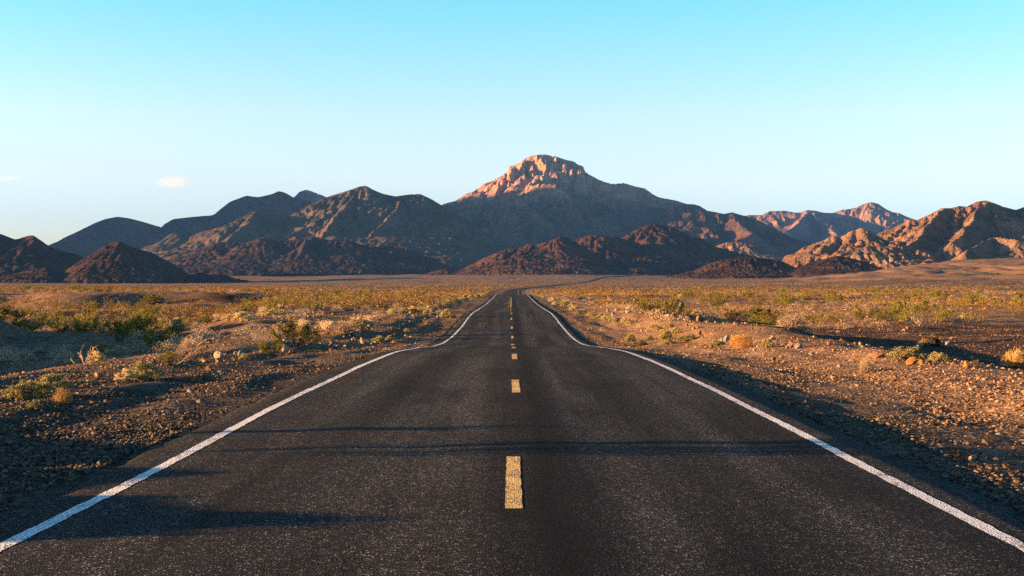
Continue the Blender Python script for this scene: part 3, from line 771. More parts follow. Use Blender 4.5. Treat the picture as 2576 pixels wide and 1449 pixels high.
reg('pale', 'dry_shrub', 'shrub', M_PALE, M_PALE, twg)
reg('cream', 'saltbush', 'shrub', M_CREAM, M_WOOD, sage[:2] + twg[:1])
reg('gold', 'golden_shrub', 'shrub', M_GOLD, M_GOLD, twg_flat)
reg('tumble', 'tumbleweed', 'tumbleweed', M_RUST, M_RUST, [bush_ball(1)])
reg('dead', 'bare_shrub', 'bare shrub', M_WOOD, M_WOOD, [bush_dead(s) for s in (1, 2, 3, 5)])
reg('tuft', 'grass_tuft', 'grass tuft', M_GOLD, M_GOLD, [tuft(1), tuft(2)])
reg('cactus', 'cactus_clump', 'cactus', M_CACT, M_CACT, [cactus_mesh(1)])
ROCK_ME = {k: [setm(rock_mesh(20 + 5 * i + j), m) for j in range(5)] for i, (k, m) in enumerate(M_ROCKS.items())}

PART = {'brittlebush': 'foliage', 'creosote_bush': 'foliage', 'dry_shrub': 'foliage', 'saltbush': 'foliage', 'golden_shrub': 'foliage'}
def plant(kind, x, y, w, h, label, group=None, z=None, parts=True, rz=None, var=None, lean=0.0):
    name, cat, vs = KINDS[kind]
    v = vs[random.randrange(len(vs)) if var is None else var]
    z = float(ground_z(x, y)) if z is None else z
    rz = random.uniform(0, 6.28) if rz is None else rz
    if parts and len(v) > 1:
        e = bpy.data.objects.new(name, None); COL.objects.link(e); e.empty_display_size = .1
        f = link('foliage', v[0], None, e); s = link('twigs' if 'twigs' in v[1].name else 'stems', v[1], None, e)
        o = e
    else:
        o = link(name, v[0])
    o.location = (x, y, z - .02 * h); o.rotation_euler = (0, lean, rz); o.scale = (w, w, h)
    return tag(o, label, cat, group)
def plant_px(kind, px, py, w, h, label, group=None, **kw):
    p = at(px, py)
    if p is None: return None
    k = p[1] / F
    return plant(kind, p[0], p[1] + w * k * .3, w * k * 1.08, h * k * 1.05, label, group, **kw)
def rock(kind, x, y, w, h, label, group=None, z=None, d=None):
    o = link('rock', random.choice(ROCK_ME[kind]))
    z = float(ground_z(x, y)) if z is None else z
    o.location = (x, y, z - .08 * h); o.rotation_euler = (random.uniform(-.15, .15), random.uniform(-.15, .15), random.uniform(0, 6.28))
    o.scale = (w, w * random.uniform(.75, 1.0), h * 1.1)
    return tag(o, label, 'rock', group)
def rock_px(kind, px, py, w, h, label, group=None):
    p = at(px, py)
    if p is None: return None
    k = p[1] / F
    return rock(kind, p[0], p[1] + w * k * .3, w * k * 1.05, h * k * 1.15, label, group)

HAND = [
 ('sage', 46, 1006, 62, 44, 'rounded grey-green bush at far left on the gravel, left one of a touching pair'),
 ('sage', 100, 1004, 54, 36, 'dark grey-green low bush between the rounded bush and the golden twigs'),
 ('sage', 126, 986, 66, 40, 'tallest yellow-green leafy bush of the foreground clump on the left gravel'),
 ('gold', 152, 1016, 50, 40, 'golden dry twiggy bush at the right end of the left foreground clump'),
 ('sage', 82, 1031, 34, 18, 'small flat grey-green plant on the gravel below the left foreground clump'),
 ('cream', 312, 958, 42, 26, 'pale cream bush leaning against a greener bush on the left gravel bank'),
 ('sage', 355, 958, 58, 42, 'dense grey-green bush standing beside a pale cream bush on the left bank'),
 ('cream', 238, 914, 34, 27, 'round glowing cream bush on the edge of the bank above the dark wash'),
 ('dead', 45, 938, 90, 72, 'tall bare crooked shrub in the shaded wash at the left edge of the picture'),
 ('dead', 208, 918, 54, 58, 'bare forked shrub just behind the round cream bush'),
 ('creosote', 380, 884, 58, 50, 'yellow-green creosote with pale stems standing on the near lip of the wash'),
 ('pale', 345, 852, 32, 20, 'grey dome-shaped dry shrub in the wash below a dark creosote'),
 ('pale', 425, 878, 42, 21, 'low grey dry shrub right of the yellow-green creosote on the wash lip'),
 ('pale', 470, 876, 42, 24, 'grey dry shrub at the foot of the tall bare branches'),
 ('creosote', 292, 860, 58, 52, 'dark olive creosote with brown twigs in the middle of the wash'),
 ('creosote', 340, 838, 44, 42, 'dark green creosote among grey shrubs in the wash'),
 ('creosote', 362, 806, 28, 26, 'dark green creosote furthest back in the clump of the wash'),
 ('creosote', 180, 824, 26, 24, 'small dark green creosote alone on the shaded wash floor'),
 ('creosote', 100, 818, 18, 26, 'narrow dark bush on the shaded slope at the left'),
 ('pale', 250, 836, 28, 12, 'flat grey shrub left of the dark olive creosote in the wash'),
 ('pale', 317, 818, 36, 15, 'wide grey shrub behind the dark green creosote of the wash'),
 ('pale', 398, 819, 32, 17, 'grey shrub right of the dark green creosotes in the wash'),
 ('pale', 240, 827, 28, 18, 'thin grey twiggy shrub on the shaded wash floor'),
 ('cream', 445, 842, 26, 38, 'tall narrow cream shrub standing in the wash'),
 ('creosote', 432, 846, 36, 22, 'small olive creosote at the foot of the tall narrow cream shrub'),
 ('pale', 96, 887, 32, 13, 'low grey dome shrub in the shaded wash near the left edge'),
 ('pale', 22, 854, 26, 10, 'faint flat grey shrub at the left edge of the wash'),
 ('thin', 12, 785, 44, 44, 'big olive twiggy bush cut by the left edge of the picture'),
 ('thin', 60, 765, 38, 26, 'olive twiggy bush below the dark terrace bank, second from the left edge'),
 ('thin', 107, 778, 50, 28, 'wide olive twiggy bush in the left row below the terrace bank'),
 ('thin', 140, 776, 42, 34, 'tallest olive bush of the left row below the terrace bank'),
 ('thin', 75, 788, 40, 18, 'low spreading dry bush in front of the left row of olive bushes'),
 ('thin', 218, 797, 46, 44, 'large olive bush with dark base on the near edge of the lit bar'),
 ('thin', 272, 791, 40, 46, 'tall yellowish olive bush right of the large olive bush'),
 ('thin', 322, 777, 34, 19, 'low brownish olive bush right of the tall yellowish one'),
 ('creosote', 376, 768, 42, 24, 'green-topped bush right of centre of the left plain'),
 ('thin', 447, 769, 36, 18, 'low olive and pale bush on the left plain'),
 ('pale', 169, 775, 24, 18, 'pale dry shrub between olive bushes of the left row'),
 ('creosote', 735, 874, 92, 56, 'large bright green creosote on the left road bank'),
 ('creosote', 682, 897, 50, 34, 'lower green creosote in front of the large one on the left road bank'),
 ('pale', 702, 846, 60, 32, 'pale dry shrub just behind the large bright green creosote'),
 ('pale', 760, 838, 60, 34, 'pale tangle of dry shrub right behind the large bright green creosote'),
 ('pale', 818, 842, 66, 34, 'big pale dry shrub behind the gravel mound, left part of the pale thicket'),
 ('pale', 862, 842, 62, 32, 'big pale dry shrub in the middle of the pale thicket'),
 ('cream', 900, 832, 54, 30, 'yellowish shrub in the right half of the pale thicket'),
 ('pale', 928, 818, 48, 24, 'pale shrub at the right end of the thicket behind the gravel mound'),
 ('creosote', 862, 820, 30, 17, 'small bright green bush showing through the pale thicket'),
 ('dead', 480, 874, 84, 62, 'tall bare branching shrub on the lip of the wash'),
 ('dead', 532, 872, 46, 58, 'upright bare stems right of the tall bare branching shrub'),
 ('dead', 645, 852, 44, 34, 'small bare fan of twigs on the dark slope left of the green creosote'),
 ('creosote', 422, 921, 32, 32, 'sparse green sprig on the bank beside a fallen branch'),
 ('pale', 548, 809, 46, 19, 'wide cream dry shrub on the left plain below an olive bush'),
 ('thin', 540, 796, 40, 26, 'olive bush just behind a wide cream dry shrub'),
 ('pale', 588, 796, 34, 20, 'cream dry shrub left of a pair of olive bushes'),
 ('thin', 617, 789, 46, 26, 'wide olive bush between two cream dry shrubs'),
 ('pale', 660, 792, 30, 19, 'bright cream dry shrub in the middle of the left plain'),
 ('pale', 612, 801, 24, 16, 'small cream shrub in front of the wide olive bush'),
 ('pale', 702, 781, 38, 15, 'long cream shrub lying on the left plain'),
 ('pale', 752, 785, 30, 10, 'flat cream shrub on the lit left plain'),
 ('pale', 800, 779, 64, 14, 'long low row of pale shrub on the lit left plain'),
 ('thin', 467, 805, 30, 34, 'narrow upright olive bush above the wash'),
 ('sage', 613, 905, 24, 14, 'small grey-yellow plant among stones on the left bank'),
 ('sage', 950, 864, 25, 17, 'grey-yellow bush on the gravel just left of the road bend'),
 ('sage', 979, 858, 15, 13, 'small round grey-yellow bush right beside a larger one near the road bend'),
 ('sage', 1074, 818, 12, 9, 'tiny yellow-green plant near the left white line'),
 ('sage', 1023, 836, 12, 9, 'tiny pale green plant on the slope of the gravel mound'),
 ('sage', 978, 841, 10, 9, 'tiny grey plant at the foot of the gravel mound'),
 ('creosote', 1072, 767, 21, 18, 'dark green round creosote behind the yellow-green roadside row'),
 ('sage', 1127, 800, 26, 20, 'last and largest yellow-green bush of the left roadside row'),
 ('sage', 1585, 858, 20, 17, 'rounded yellow-green bush closest to the right white line'),
 ('sage', 1608, 870, 29, 12, 'low pale green bush on the right shoulder'),
 ('sage', 1634, 854, 14, 10, 'small pale green bush on the right gravel'),
 ('sage', 1674, 855, 28, 24, 'round upright grey-green bush on the right gravel'),
 ('sage', 1681, 867, 28, 13, 'low grey-green bush in front of the round upright one on the right'),
 ('sage', 1702, 840, 19, 15, 'small grey-green bush behind the round upright one on the right'),
 ('sage', 1732, 858, 40, 16, 'wide grey-green bush on the right gravel'),
 ('sage', 1806, 870, 29, 14, 'flat pale green bush left of the orange tumbleweed'),
 ('tumble', 1868, 880, 58, 38, 'orange ball-shaped tumbleweed on the right gravel'),
 ('sage', 1932, 874, 27, 19, 'small grey-green bush right of the orange tumbleweed'),
 ('pale', 1998, 827, 80, 36, 'big pale straw-coloured dry shrub on the right berm'),
 ('creosote', 1845, 803, 50, 20, 'low bright green bush behind the right berm'),
 ('creosote', 1912, 810, 64, 30, 'wide bright green bush behind the right berm'),
 ('thin', 1950, 812, 46, 26, 'olive twiggy bush left of the big straw-coloured shrub'),
 ('creosote', 2054, 812, 52, 17, 'low green bush right of the big straw-coloured shrub'),
 ('creosote', 2102, 812, 42, 15, 'low green bush at the left end of the dark gravel flat'),
 ('pale', 1820, 802, 22, 16, 'small pale shrub at the left end of the green bushes on the right'),
 ('creosote', 1695, 795, 46, 38, 'tall green bush in the shaded channel on the right'),
 ('thin', 1727, 797, 40, 30, 'olive bush beside the tall green one in the right channel'),
 ('creosote', 1620, 787, 36, 20, 'dark green bush at the left end of the shaded right channel'),
 ('creosote', 1652, 786, 36, 20, 'dark green bush in the middle of the shaded right channel'),
 ('sage', 2290, 905, 68, 28, 'wide pale yellow bush behind an orange rock on the right'),
 ('sage', 2364, 911, 38, 22, 'pale yellow-green bush right of the wide pale yellow one'),
 ('cream', 2183, 939, 36, 34, 'upright straw-yellow bush alone on the right gravel'),
 ('gold', 2562, 924, 64, 44, 'golden dry bush cut by the right edge of the picture'),
 ('gold', 2328, 869, 26, 18, 'brown dry shrub at the left foot of the black stump'),
 ('dead', 2318, 822, 52, 42, 'bare pale upright shrub beyond the dark gravel flat'),
 ('cactus', 840, 792, 13, 8, 'small yellow-green cactus clump on the left plain, leftmost of three'),
 ('cactus', 893, 792, 9, 7, 'small cactus clump on the left plain, middle of three'),
 ('cactus', 903, 798, 9, 7, 'small cactus clump on the left plain, nearest of three'),
 ('cactus', 2428, 798, 15, 11, 'yellow cactus clump beyond the dark gravel flat, left of two'),
 ('cactus', 2452, 794, 16, 9, 'yellow cactus clump beyond the dark gravel flat, right of two'),
 ('tuft', 505, 912, 14, 12, 'straw tuft of dry grass on the left bank'),
 ('tuft', 200, 962, 30, 8, 'flattened rust tuft of dry grass on the left gravel'),
 ('tuft', 2065, 1046, 22, 8, 'rust tuft of dry grass beside the right shoulder'),
 ('tuft', 2205, 945, 12, 9, 'tiny dry grass tuft on the right gravel'),
]
for it in HAND:
    k_ = 1.2 if it[0] in ('sage', 'cream') else (1.3 if it[0] == 'creosote' else 1.1)
    plant_px(it[0], it[1], it[2], it[3] * k_, it[4] * k_, it[5])
ROCKS = [
 ('pale', 548, 903, 24, 17, 'pale boulder on the left bank above a red stone'),
 ('red', 549, 911, 19, 9, 'flat red stone below the pale boulder on the left bank'),
 ('grey', 606, 896, 24, 14, 'grey boulder beside the small grey-yellow plant on the left bank'),
 ('pale', 718, 886, 20, 17, 'pale round boulder at the foot of the large green creosote'),
 ('yellow', 513, 914, 10, 8, 'yellow stone beside the straw tuft on the left bank'),
 ('grey', 895, 845, 25, 10, 'grey slab rock in front of the pale thicket'),
 ('yellow', 911, 866, 10, 15, 'upright bright yellow stone on the left gravel'),
 ('red', 1089, 764, 15, 11, 'red boulder beside the dark round creosote'),
 ('red', 200, 944, 8, 6, 'small reddish stone on the left bank near a pale bush'),
 ('pale', 243, 947, 13, 8, 'pale rounded stone left of the cream bush on the bank'),
 ('pale', 1552, 783, 10, 8, 'white boulder on the crest of the right roadside stones, left one of two'),
 ('pale', 1581, 787, 14, 9, 'white boulder on the crest of the right roadside stones, right one of two'),
 ('pale', 1541, 793, 9, 8, 'pale stone below the white boulders on the right'),
 ('pale', 1681, 800, 19, 10, 'long pale boulder below the shaded right channel'),
 ('pale', 1727, 806, 20, 10, 'pale boulder in the middle of a row of three below the right channel'),
 ('orange', 1761, 809, 17, 14, 'angular half-shaded boulder at the end of a row below the right channel'),
 ('grey', 1816, 858, 14, 9, 'pale half of a split rock on the right gravel'),
 ('grey', 1830, 859, 17, 13, 'blue-grey rock left of the orange tumbleweed'),
 ('dark', 1761, 844, 9, 10, 'small dark pointed stone on the right gravel'),
 ('pale', 1943, 855, 19, 9, 'pale stone behind the small bush right of the tumbleweed'),
 ('orange', 1990, 874, 17, 11, 'brown stone left of a grey rock on the right gravel'),
 ('grey', 2012, 876, 19, 15, 'blue-grey rock standing alone on the right gravel'),
 ('pale', 2043, 893, 13, 6, 'small flat pale stone in front of the blue-grey rock on the right'),
 ('red', 2086, 868, 14, 10, 'dark red stone at the edge of the dark gravel flat'),
 ('orange', 2110, 837, 12, 6, 'orange stone on the near edge of the dark gravel flat'),
 ('pale', 2317, 872, 19, 10, 'pale rock beside the black stump'),
 ('grey', 2388, 868, 18, 9, 'grey stone right of the black stump'),
 ('orange', 2298, 918, 26, 16, 'orange rock in front of the wide pale yellow bush'),
 ('orange', 2318, 918, 14, 11, 'smaller orange stone touching the orange rock'),
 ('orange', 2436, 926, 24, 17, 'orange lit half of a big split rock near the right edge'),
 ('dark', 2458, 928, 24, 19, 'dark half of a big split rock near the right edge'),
 ('red', 2208, 901, 36, 12, 'long low red-brown rock on the right gravel'),
 ('pale', 2447, 903, 11, 6, 'pale stone behind the big split rock'),
 ('orange', 2538, 923, 13, 10, 'orange stone in front of the golden bush at the right edge'),
 ('pale', 2449, 1158, 24, 12, 'pale oval stone alone on the shaded gravel at lower right'),
 ('pale', 2275, 832, 10, 5, 'small orange-pale stone on the dark gravel flat'),
 ('orange', 2285, 827, 13, 6, 'orange stone far out on the dark gravel flat'),
 ('orange', 2222, 822, 8, 5, 'small orange stone at the back of the dark gravel flat'),
 ('orange', 2395, 853, 10, 5, 'orange stone behind the black stump'),
 ('red', 20, 1118, 26, 10, 'large flat dark red stone at the lower left edge'),
 ('red', 168, 1266, 20, 10, 'red stone at the edge of the asphalt at lower left'),
 ('grey', 285, 980, 18, 8, 'grey stone half buried in the left gravel'),
 ('yellow', 1033, 850, 8, 5, 'small yellow stone on the left shoulder near the bend'),
]
for it in ROCKS: rock_px(*it)

# charred stump: trunk with broken snags
def stump():
    r = np.random.default_rng(4)
    V, f = ico(3); V = V * [.5, .42, .55]; V[:, 2] += .42
    V = V * (1 + .22 * perlin(V[:, 0] * 4, V[:, 1] * 4 + V[:, 2] * 3, 3))[:, None]
    e = bpy.data.objects.new('charred_stump', None); COL.objects.link(e)
    link('trunk', mesh_np('stump_trunk', V, [f], False), M_CHAR, e)
    for a, L_ in ((.3, .75), (2.2, .55), (4.0, .5)):
        p0 = np.array([[.1 * math.cos(a), .1 * math.sin(a), .6]]); p1 = p0 + np.array([[math.cos(a) * .35, math.sin(a) * .3, L_ * .7]])
        Vt, ft = tubes(arcs(p0, p1, .06, r, 5), np.linspace(.16, .06, 5)[None]); link('snag', mk('stump_snag', Vt, ft), M_CHAR, e)
    p = at(2352, 871); k = p[1] / F
    e.location = p; e.scale = (26 * k, 26 * k, 21 * k)
    tag(e, 'black charred stump with broken snags on the dark gravel flat', 'stump')
stump()
# fallen branch on the left bank
def fallen():
    r = np.random.default_rng(9); p = at(436, 918); k = p[1] / F
    P0 = np.array([[0, 0, 0.02], [22, 4, 13], [30, 2, 18], [14, 0, 8], [40, 3, 24]]) * k
    P1 = np.array([[34, 5, 20], [46, 6, 38], [64, 8, 34], [18, 2, 30], [70, 4, 42]]) * k
    V, f = tubes(arcs(P0, P1, .03, r, 5), np.linspace(1, .4, 5)[None] * np.array([[1.6], [.8], [.8], [.7], [.7]]) * k)
    o = link('fallen_branch', mk('fallen_branch', V, f), M_WOOD); o.location = p
    tag(o, 'bleached fallen branch lying on the left bank with its twigs in the air', 'branch')
fallen()
# rusty bark strip at the left road edge
p = at(858, 942); k = p[1] / F
rr_ = np.random.default_rng(3)
V, f = tubes(arcs(np.array([[-20., -3, 2]]) * k, np.array([[22., 3, 3]]) * k, .02, rr_, 6), np.array([[1.5, 3, 3.5, 3.2, 2.6, 1]]) * k)
tag(link('bark_strip', mk('bark_strip', V, f), rock_mat('rust_bark', (.20, .06, .025), (.34, .11, .04))), 'rust-red strip of bark lying at the left edge of the asphalt', 'bark strip').location = p

# ------------------------------------------------------------------ scattered individuals
taken = []
def free(x, y, d):
    for (a, b, c) in taken:
        if (a - x) ** 2 + (b - y) ** 2 < (c + d) ** 2: return False
    taken.append((x, y, d)); return True
def scatter(n, kinds, ymin, ymax, side, label, group, wr, hr, cond, tmax=.42, parts=False):
    made = 0; tries = 0
    while made < n and tries < n * 60:
        tries += 1
        y = math.exp(random.uniform(math.log(ymin), math.log(ymax)))
        x = y * random.uniform(0.02, tmax) * side
        if not cond(x, y): continue
        w = random.uniform(*wr); h = w * random.uniform(*hr)
        if not free(x, y, w * .35): continue
        plant(random.choice(kinds), x, y, w, h, label, group, parts=parts); made += 1
nz = lambda x, y, s, sd: float(perlin(np.array([x / s]), np.array([y / s]), sd)[0])
# roadside rows
for (pts, n, side, lab, grp, wpx) in (
    ([(986, 790), (1030, 787), (1060, 786), (1095, 790), (1120, 797)], 20, -1, 'yellow-green brittlebush in the thick roadside clump left of the bend', 'brittlebushes in the left roadside clump', (13, 20)),
    ([(1098, 770), (1130, 763), (1165, 754), (1190, 748), (1215, 743), (1232, 740)], 44, -1, 'small yellow-green bush in the long row along the left road edge', 'bushes in the row along the left road edge', (7, 12)),
    ([(1385, 757), (1410, 766), (1440, 778), (1480, 792), (1520, 801), (1560, 812), (1600, 820), (1640, 826), (1690, 832)], 44, 1, 'pale green bush in the row along the right road shoulder', 'bushes in the row along the right shoulder', (9, 20)),
    ([(1345, 741), (1370, 748), (1400, 756), (1430, 763)], 18, 1, 'tiny pale bush at the far end of the right shoulder row', 'bushes at the far end of the right row', (6, 9))):
    pa = np.array(pts, float); d = np.concatenate([[0], np.cumsum(np.hypot(*np.diff(pa, axis=0).T))])
    for i in range(n):
        s = random.uniform(0, d[-1]); px = np.interp(s, d, pa[:, 0]); py = np.interp(s, d, pa[:, 1]) + random.gauss(0, 2.6)
        w = random.uniform(*wpx); plant_px(random.choice(('sage', 'cream', 'cream')), px, py, w * 1.2, w * random.uniform(.6, .85), lab, grp, parts=False)

scatter(170, ['pale', 'pale', 'cream'], 45, 330, -1, 'bleached dry shrub scattered on the left plain', 'bleached shrubs on the left plain', (.5, 1.5), (.4, .62),
        lambda x, y: x < -10 and nz(x, y, 24, 301) > -.05)
scatter(150, ['thin', 'creosote', 'creosote'], 70, 330, -1, 'olive creosote scattered on the left plain', 'creosotes on the left plain', (1.1, 2.4), (.55, .85),
        lambda x, y: x < -16 and nz(x, y, 40, 302) > .0)
scatter(120, ['pale', 'cream', 'pale'], 60, 330, 1, 'bleached dry shrub scattered on the right plain', 'bleached shrubs on the right plain', (.6, 1.7), (.4, .62),
        lambda x, y: x > 14 and nz(x, y, 26, 303) > -.05 and not (x < 60 and y < 104))
scatter(180, ['thin', 'thin', 'creosote'], 84, 330, 1, 'olive creosote scattered on the right plain', 'creosotes on the right plain', (1.3, 2.8), (.55, .85),
        lambda x, y: x > 20 and nz(x, y, 45, 304) > -.25 and not (x < 60 and y < 104))
# off to the left of the frame: bushes whose long shadows cross the road
for x, y, w, h in ((-9.5, 12.45, 1.6, 2.0), (-9.6, 14.5, .5, .85), (-8.3, 8.7, 1.5, .5)):
    plant('creosote', x, y, w, h, 'green creosote on the left bank outside the picture', 'creosotes beside the road outside the picture', parts=False)

def rocks(n, side, label, group, xr, yr, sr, kinds):
    for _ in range(n):
        y = math.exp(random.uniform(math.log(yr[0]), math.log(yr[1]))); x = side * random.uniform(*xr)
        s = random.uniform(*sr) * (1 + y / 90); rock(random.choice(kinds), x, y, s, s * random.uniform(.5, .8), label, group)
rocks(90, -1, 'loose stone on the rocky mound left of the road', 'stones on the left rocky mound', (5.6, 9.6), (45, 120), (.05, .13), ['orange', 'pale', 'red', 'grey', 'red'])
rocks(60, -1, 'loose stone on the left gravel bank', 'stones on the left gravel bank', (4.6, 10), (15, 48), (.04, .10), ['orange', 'pale', 'red', 'grey'])
rocks(90, 1, 'loose stone on the right gravel berm', 'stones on the right gravel berm', (6, 14), (16, 60), (.04, .11), ['orange', 'orange', 'pale', 'red', 'grey'])
rocks(70, 1, 'loose stone on the crest of the right berm', 'stones on the crest of the right berm', (7.5, 13), (60, 140), (.06, .14), ['orange', 'pale', 'red', 'pale'])

# ------------------------------------------------------------------ gravel and far scrub (uncountable)
def gravel(name, n, ymin, ymax, lo, hi, seed):
    r = np.random.default_rng(seed)
    y = np.exp(r.uniform(math.log(ymin), math.log(ymax), n)); s = r.choice([-1, 1], n)
    x = s * (4.0 + (np.maximum(.43 * y + 1.5, 6) - 4.0) * r.uniform(0, 1, n) ** 1.15)
    dens = .42 + .9 * fbm(x / 2.3, y / 6, 3, 401) + .35 * np.exp(-((np.abs(x) - 8.2) / 2) ** 2)
    k = r.uniform(0, 1, n) < np.clip(dens, .08, 1); x, y = x[k], y[k]; n = len(x)
    rad = np.maximum(np.exp(r.normal(math.log(lo), .7, n)), y / 1304 * .42); rad = np.minimum(rad, hi * (1 + y / 40))
    z = ground_z(x, y)
    V0, f0 = ico(0)
    V = V0[None] * (1 + r.normal(0, .14, (n, 12, 1))) * np.stack([r.uniform(.8, 1.25, n), r.uniform(.6, 1.0, n), r.uniform(.4, .75, n)], 1)[:, None]
    a = r.uniform(0, 6.28, n); b = r.normal(0, .3, n)
    ca, sa, cb, sb = [q[:, None] for q in (np.cos(a), np.sin(a), np.cos(b), np.sin(b))]
    X, Y, Z = V[..., 0], V[..., 1], V[..., 2]
    X, Z = X * cb - Z * sb, X * sb + Z * cb
    X, Y = X * ca - Y * sa, X * sa + Y * ca
    V = np.stack([X, Y, Z], -1) * rad[:, None, None] + np.stack([x, y, z + rad * .22], 1)[:, None]
    f = f0[None] + (np.arange(n) * 12)[:, None, None]
    me = mesh_np(name, V.reshape(-1, 3), [f.reshape(-1, 3)], False)
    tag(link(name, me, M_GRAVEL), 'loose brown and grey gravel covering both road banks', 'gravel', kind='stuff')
gravel('gravel', 250000, 5.5, 110, .0105, .027, 5)

def scrub(name, n, mat, ymin, ymax, wr, hr, seed, label, sd, nq=18, size=.22):
    r = np.random.default_rng(seed)
    y = np.exp(r.uniform(math.log(ymin), math.log(ymax), n)); x = y * r.uniform(-.47, .47, n)
    ok = np.abs(x - road_x(y)) > np.where(y > 600, 13, 9)
    ok &= ~((x > 11) & (x < 60) & (y < 106))
    ok &= r.uniform(-.45, .55, n) < fbm(x / 55, y / 90, 3, sd)
    x, y = x[ok], y[ok]; n = len(x); z = ground_z(x, y, False)
    w = r.uniform(*wr, n); h = w * r.uniform(*hr, n)
    d = unit(r.normal(0, 1, (n, nq, 3))); d[..., 2] = np.abs(d[..., 2]); q = d * r.uniform(.4, 1, (n, nq, 1)) ** .5
    Pc = q * np.stack([w * .5, w * .5, h], 1)[:, None] * .85 + np.stack([x, y, z], 1)[:, None]
    ss = np.repeat(w, nq) * size
    V, f = leaf_quads(Pc.reshape(-1, 3), d.reshape(-1, 3), ss, ss * .42, r)
    tag(link(name, mesh_np(name, V, [f], False), mat), label, 'scrub', kind='stuff')
M_SCRUB = island_mat('far_scrub', [(0, (.085, .060, .020)), (.5, (.19, .120, .040)), (1, (.32, .20, .075))], .8, .25, obvar=0)
M_SCRUB2 = island_mat('far_dry_scrub', [(0, (.22, .15, .09)), (.5, (.37, .26, .16)), (1, (.50, .38, .25))], .8, .25, obvar=0)
scrub('desert_scrub', 4200, M_SCRUB, 130, 420, (1.2, 2.4), (.5, .8), 53, 'olive scrub filling the middle distance of the desert plain', 503, 70, .075)
scrub('dry_scrub', 5200, M_SCRUB2, 80, 420, (.5, 1.4), (.35, .6), 54, 'bleached low scrub filling the middle distance of the desert plain', 504, 50, .085)
scrub('desert_scrub', 30000, M_SCRUB, 300, 2700, (1.2, 2.8), (.45, .7), 51, 'far olive scrub dotting the desert plain up to the hills', 501, 30, .13)
scrub('dry_scrub', 15000, M_SCRUB2, 300, 2500, (.8, 1.8), (.4, .6), 52, 'far bleached scrub dotting the desert plain', 502, 24, .15)

# ------------------------------------------------------------------ clouds
def cloud(px, py, wpx, hpx, dens, label, seed):
    D = 18500.; k = D / F
    V, f = ico(4)
    V = V * (1 + .25 * perlin(V[:, 0] * 2.2, V[:, 2] * 2 + V[:, 1], seed))[:, None]
    V = V * [wpx * k * .5, wpx * k * .35, hpx * k * .5]
    V[:, 2] = np.where(V[:, 2] < 0, V[:, 2] * .7, V[:, 2])
    t = newmat('cloud_vapour')
    tc = t.n('ShaderNodeTexCoord'); g = t.n('ShaderNodeVectorMath', operation='MULTIPLY')
    g.inputs[1].default_value = (2 / (wpx * k), 2 / (wpx * k * .7), 2 / (hpx * k)); t.l(tc.outputs['Object'], g.inputs[0])
    ln = t.n('ShaderNodeVectorMath', operation='LENGTH'); t.l(g.outputs[0], ln.inputs[0])
    fall = t.ramp(ln.outputs['Value'], [(.25, 1.0), (.95, 0.0)])
    nn = t.noise(tc.outputs['Object'], 1 / 70., 5, .6)
    de = t.math('MULTIPLY', t.math('MULTIPLY', fall, t.ramp(nn, [(.35, 0.15), (.65, 1.0)])), dens)
    pv = t.n('ShaderNodeVolumePrincipled'); pv.inputs['Color'].default_value = (1, 1, 1, 1); t.l(de, pv.inputs['Density'])
    pv.inputs['Anisotropy'].default_value = .2
    o = t.n('ShaderNodeOutputMaterial'); t.l(pv.outputs[0], o.inputs['Volume'])
    ob = link('cloud', mesh_np('cloud', V, [f], True), t.m)
    ob.location = ((px - CX) * k, D, CAMH + (CY - py) * k)
    tag(ob, label, 'cloud')
cloud(437, 459, 112, 40, .0028, 'small white lens-shaped cloud above the left mountains', 5)
cloud(14, 449, 96, 20, .0012, 'faint thin wisp of cloud at the left edge of the sky', 6)

# ------------------------------------------------------------------ air
HZ = np.array([(x, y, z) for z in (-45., 1440.) for y in (-75., 15900.) for x in (-9000., 9000.)])
t = newmat('haze_air'); pv = t.n('ShaderNodeVolumePrincipled')
pv.inputs['Color'].default_value = (.13, .38, 1, 1); pv.inputs['Density'].default_value = 2.1e-5; pv.inputs['Anisotropy'].default_value = .1
o_ = t.n('ShaderNodeOutputMaterial'); t.l(pv.outputs[0], o_.inputs['Volume'])
tag(link('haze', mesh_np('haze', HZ, [np.array([(0, 2, 3, 1), (4, 5, 7, 6), (0, 1, 5, 4), (2, 6, 7, 3), (0, 4, 6, 2), (1, 3, 7, 5)])]), t.m), kind='stuff')

# ------------------------------------------------------------------ light, sky, camera
SUN_EL = math.atan(.105)
sd = np.array([-1.0, -0.10, 0.0]); sd = sd / np.linalg.norm(sd) * math.cos(SUN_EL); sd[2] = math.sin(SUN_EL)
from mathutils import Vector
sl = bpy.data.lights.new('sun', 'SUN'); sl.energy = 5.0; sl.angle = R(.5); sl.color = (1.0, .53, .20)
so = bpy.data.objects.new('sun', sl); COL.objects.link(so); so.rotation_euler = Vector((-sd[0], -sd[1], -sd[2])).to_track_quat('-Z', 'Y').to_euler()

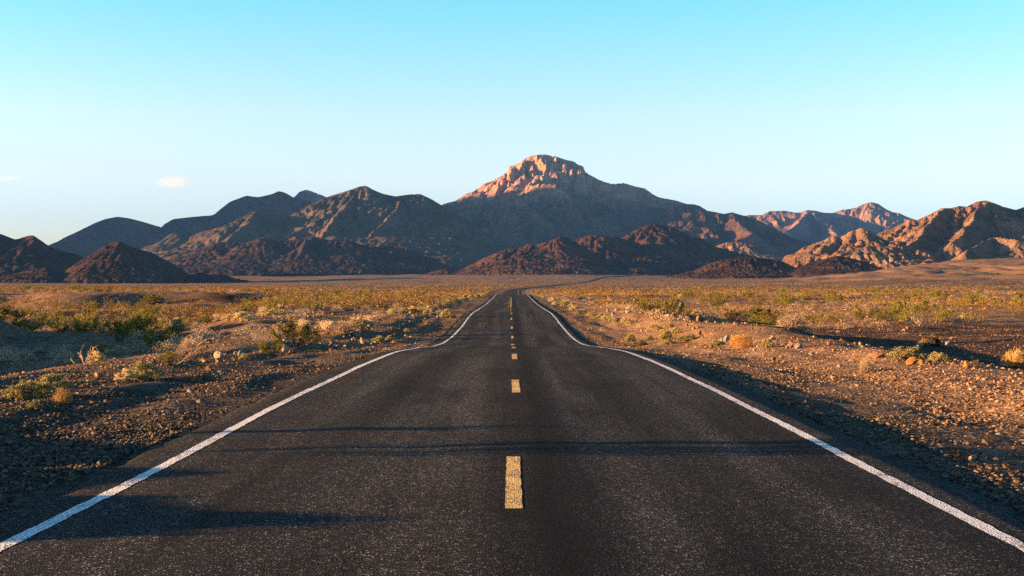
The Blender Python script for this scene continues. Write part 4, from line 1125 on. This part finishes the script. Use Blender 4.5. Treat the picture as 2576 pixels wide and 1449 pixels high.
w = bpy.data.worlds.new('World'); S.world = w; w.use_nodes = True
nt = w.node_tree; nt.nodes.clear()
sky = nt.nodes.new('ShaderNodeTexSky'); sky.sky_type = 'NISHITA'; sky.sun_disc = False
sky.sun_elevation = SUN_EL; sky.sun_rotation = math.atan2(sd[0], sd[1])
sky.air_density = 1.0; sky.dust_density = .6; sky.ozone_density = 2.0
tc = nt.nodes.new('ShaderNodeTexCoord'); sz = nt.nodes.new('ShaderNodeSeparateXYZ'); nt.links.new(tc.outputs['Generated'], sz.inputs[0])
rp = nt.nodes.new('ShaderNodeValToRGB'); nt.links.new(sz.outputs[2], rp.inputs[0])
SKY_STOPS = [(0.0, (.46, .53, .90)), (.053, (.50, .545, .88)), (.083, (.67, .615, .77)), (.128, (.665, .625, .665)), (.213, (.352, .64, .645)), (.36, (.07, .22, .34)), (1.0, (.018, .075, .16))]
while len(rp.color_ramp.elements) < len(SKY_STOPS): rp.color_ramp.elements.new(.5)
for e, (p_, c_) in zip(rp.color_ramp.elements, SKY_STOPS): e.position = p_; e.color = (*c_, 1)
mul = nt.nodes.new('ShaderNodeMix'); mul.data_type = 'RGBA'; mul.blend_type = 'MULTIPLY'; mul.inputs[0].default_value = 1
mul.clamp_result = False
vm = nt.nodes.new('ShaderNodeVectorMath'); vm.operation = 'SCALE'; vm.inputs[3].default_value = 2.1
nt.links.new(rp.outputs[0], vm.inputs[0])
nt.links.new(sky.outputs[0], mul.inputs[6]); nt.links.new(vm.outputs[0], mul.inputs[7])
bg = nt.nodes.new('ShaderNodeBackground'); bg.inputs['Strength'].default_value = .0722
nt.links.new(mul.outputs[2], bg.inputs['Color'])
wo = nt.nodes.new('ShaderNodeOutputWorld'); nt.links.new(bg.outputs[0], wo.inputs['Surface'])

cam = bpy.data.cameras.new('camera'); cam.lens = F / 2576 * 36; cam.sensor_width = 36; cam.clip_end = 60000; cam.clip_start = .1
co = bpy.data.objects.new('camera', cam); COL.objects.link(co); co.location = (0, 0, CAMH); co.rotation_euler = (R(90), 0, 0)
S.camera = co
S.view_settings.view_transform = 'Standard'; S.view_settings.look = 'None'; S.view_settings.exposure = 2.35; S.view_settings.gamma = 1.0
S.cycles.max_bounces = 5; S.cycles.diffuse_bounces = 3; S.cycles.transparent_max_bounces = 6; S.cycles.volume_bounces = 1; S.cycles.volume_step_rate = .5
S.cycles.use_denoising = False; S.cycles.denoising_prefilter = 'ACCURATE'
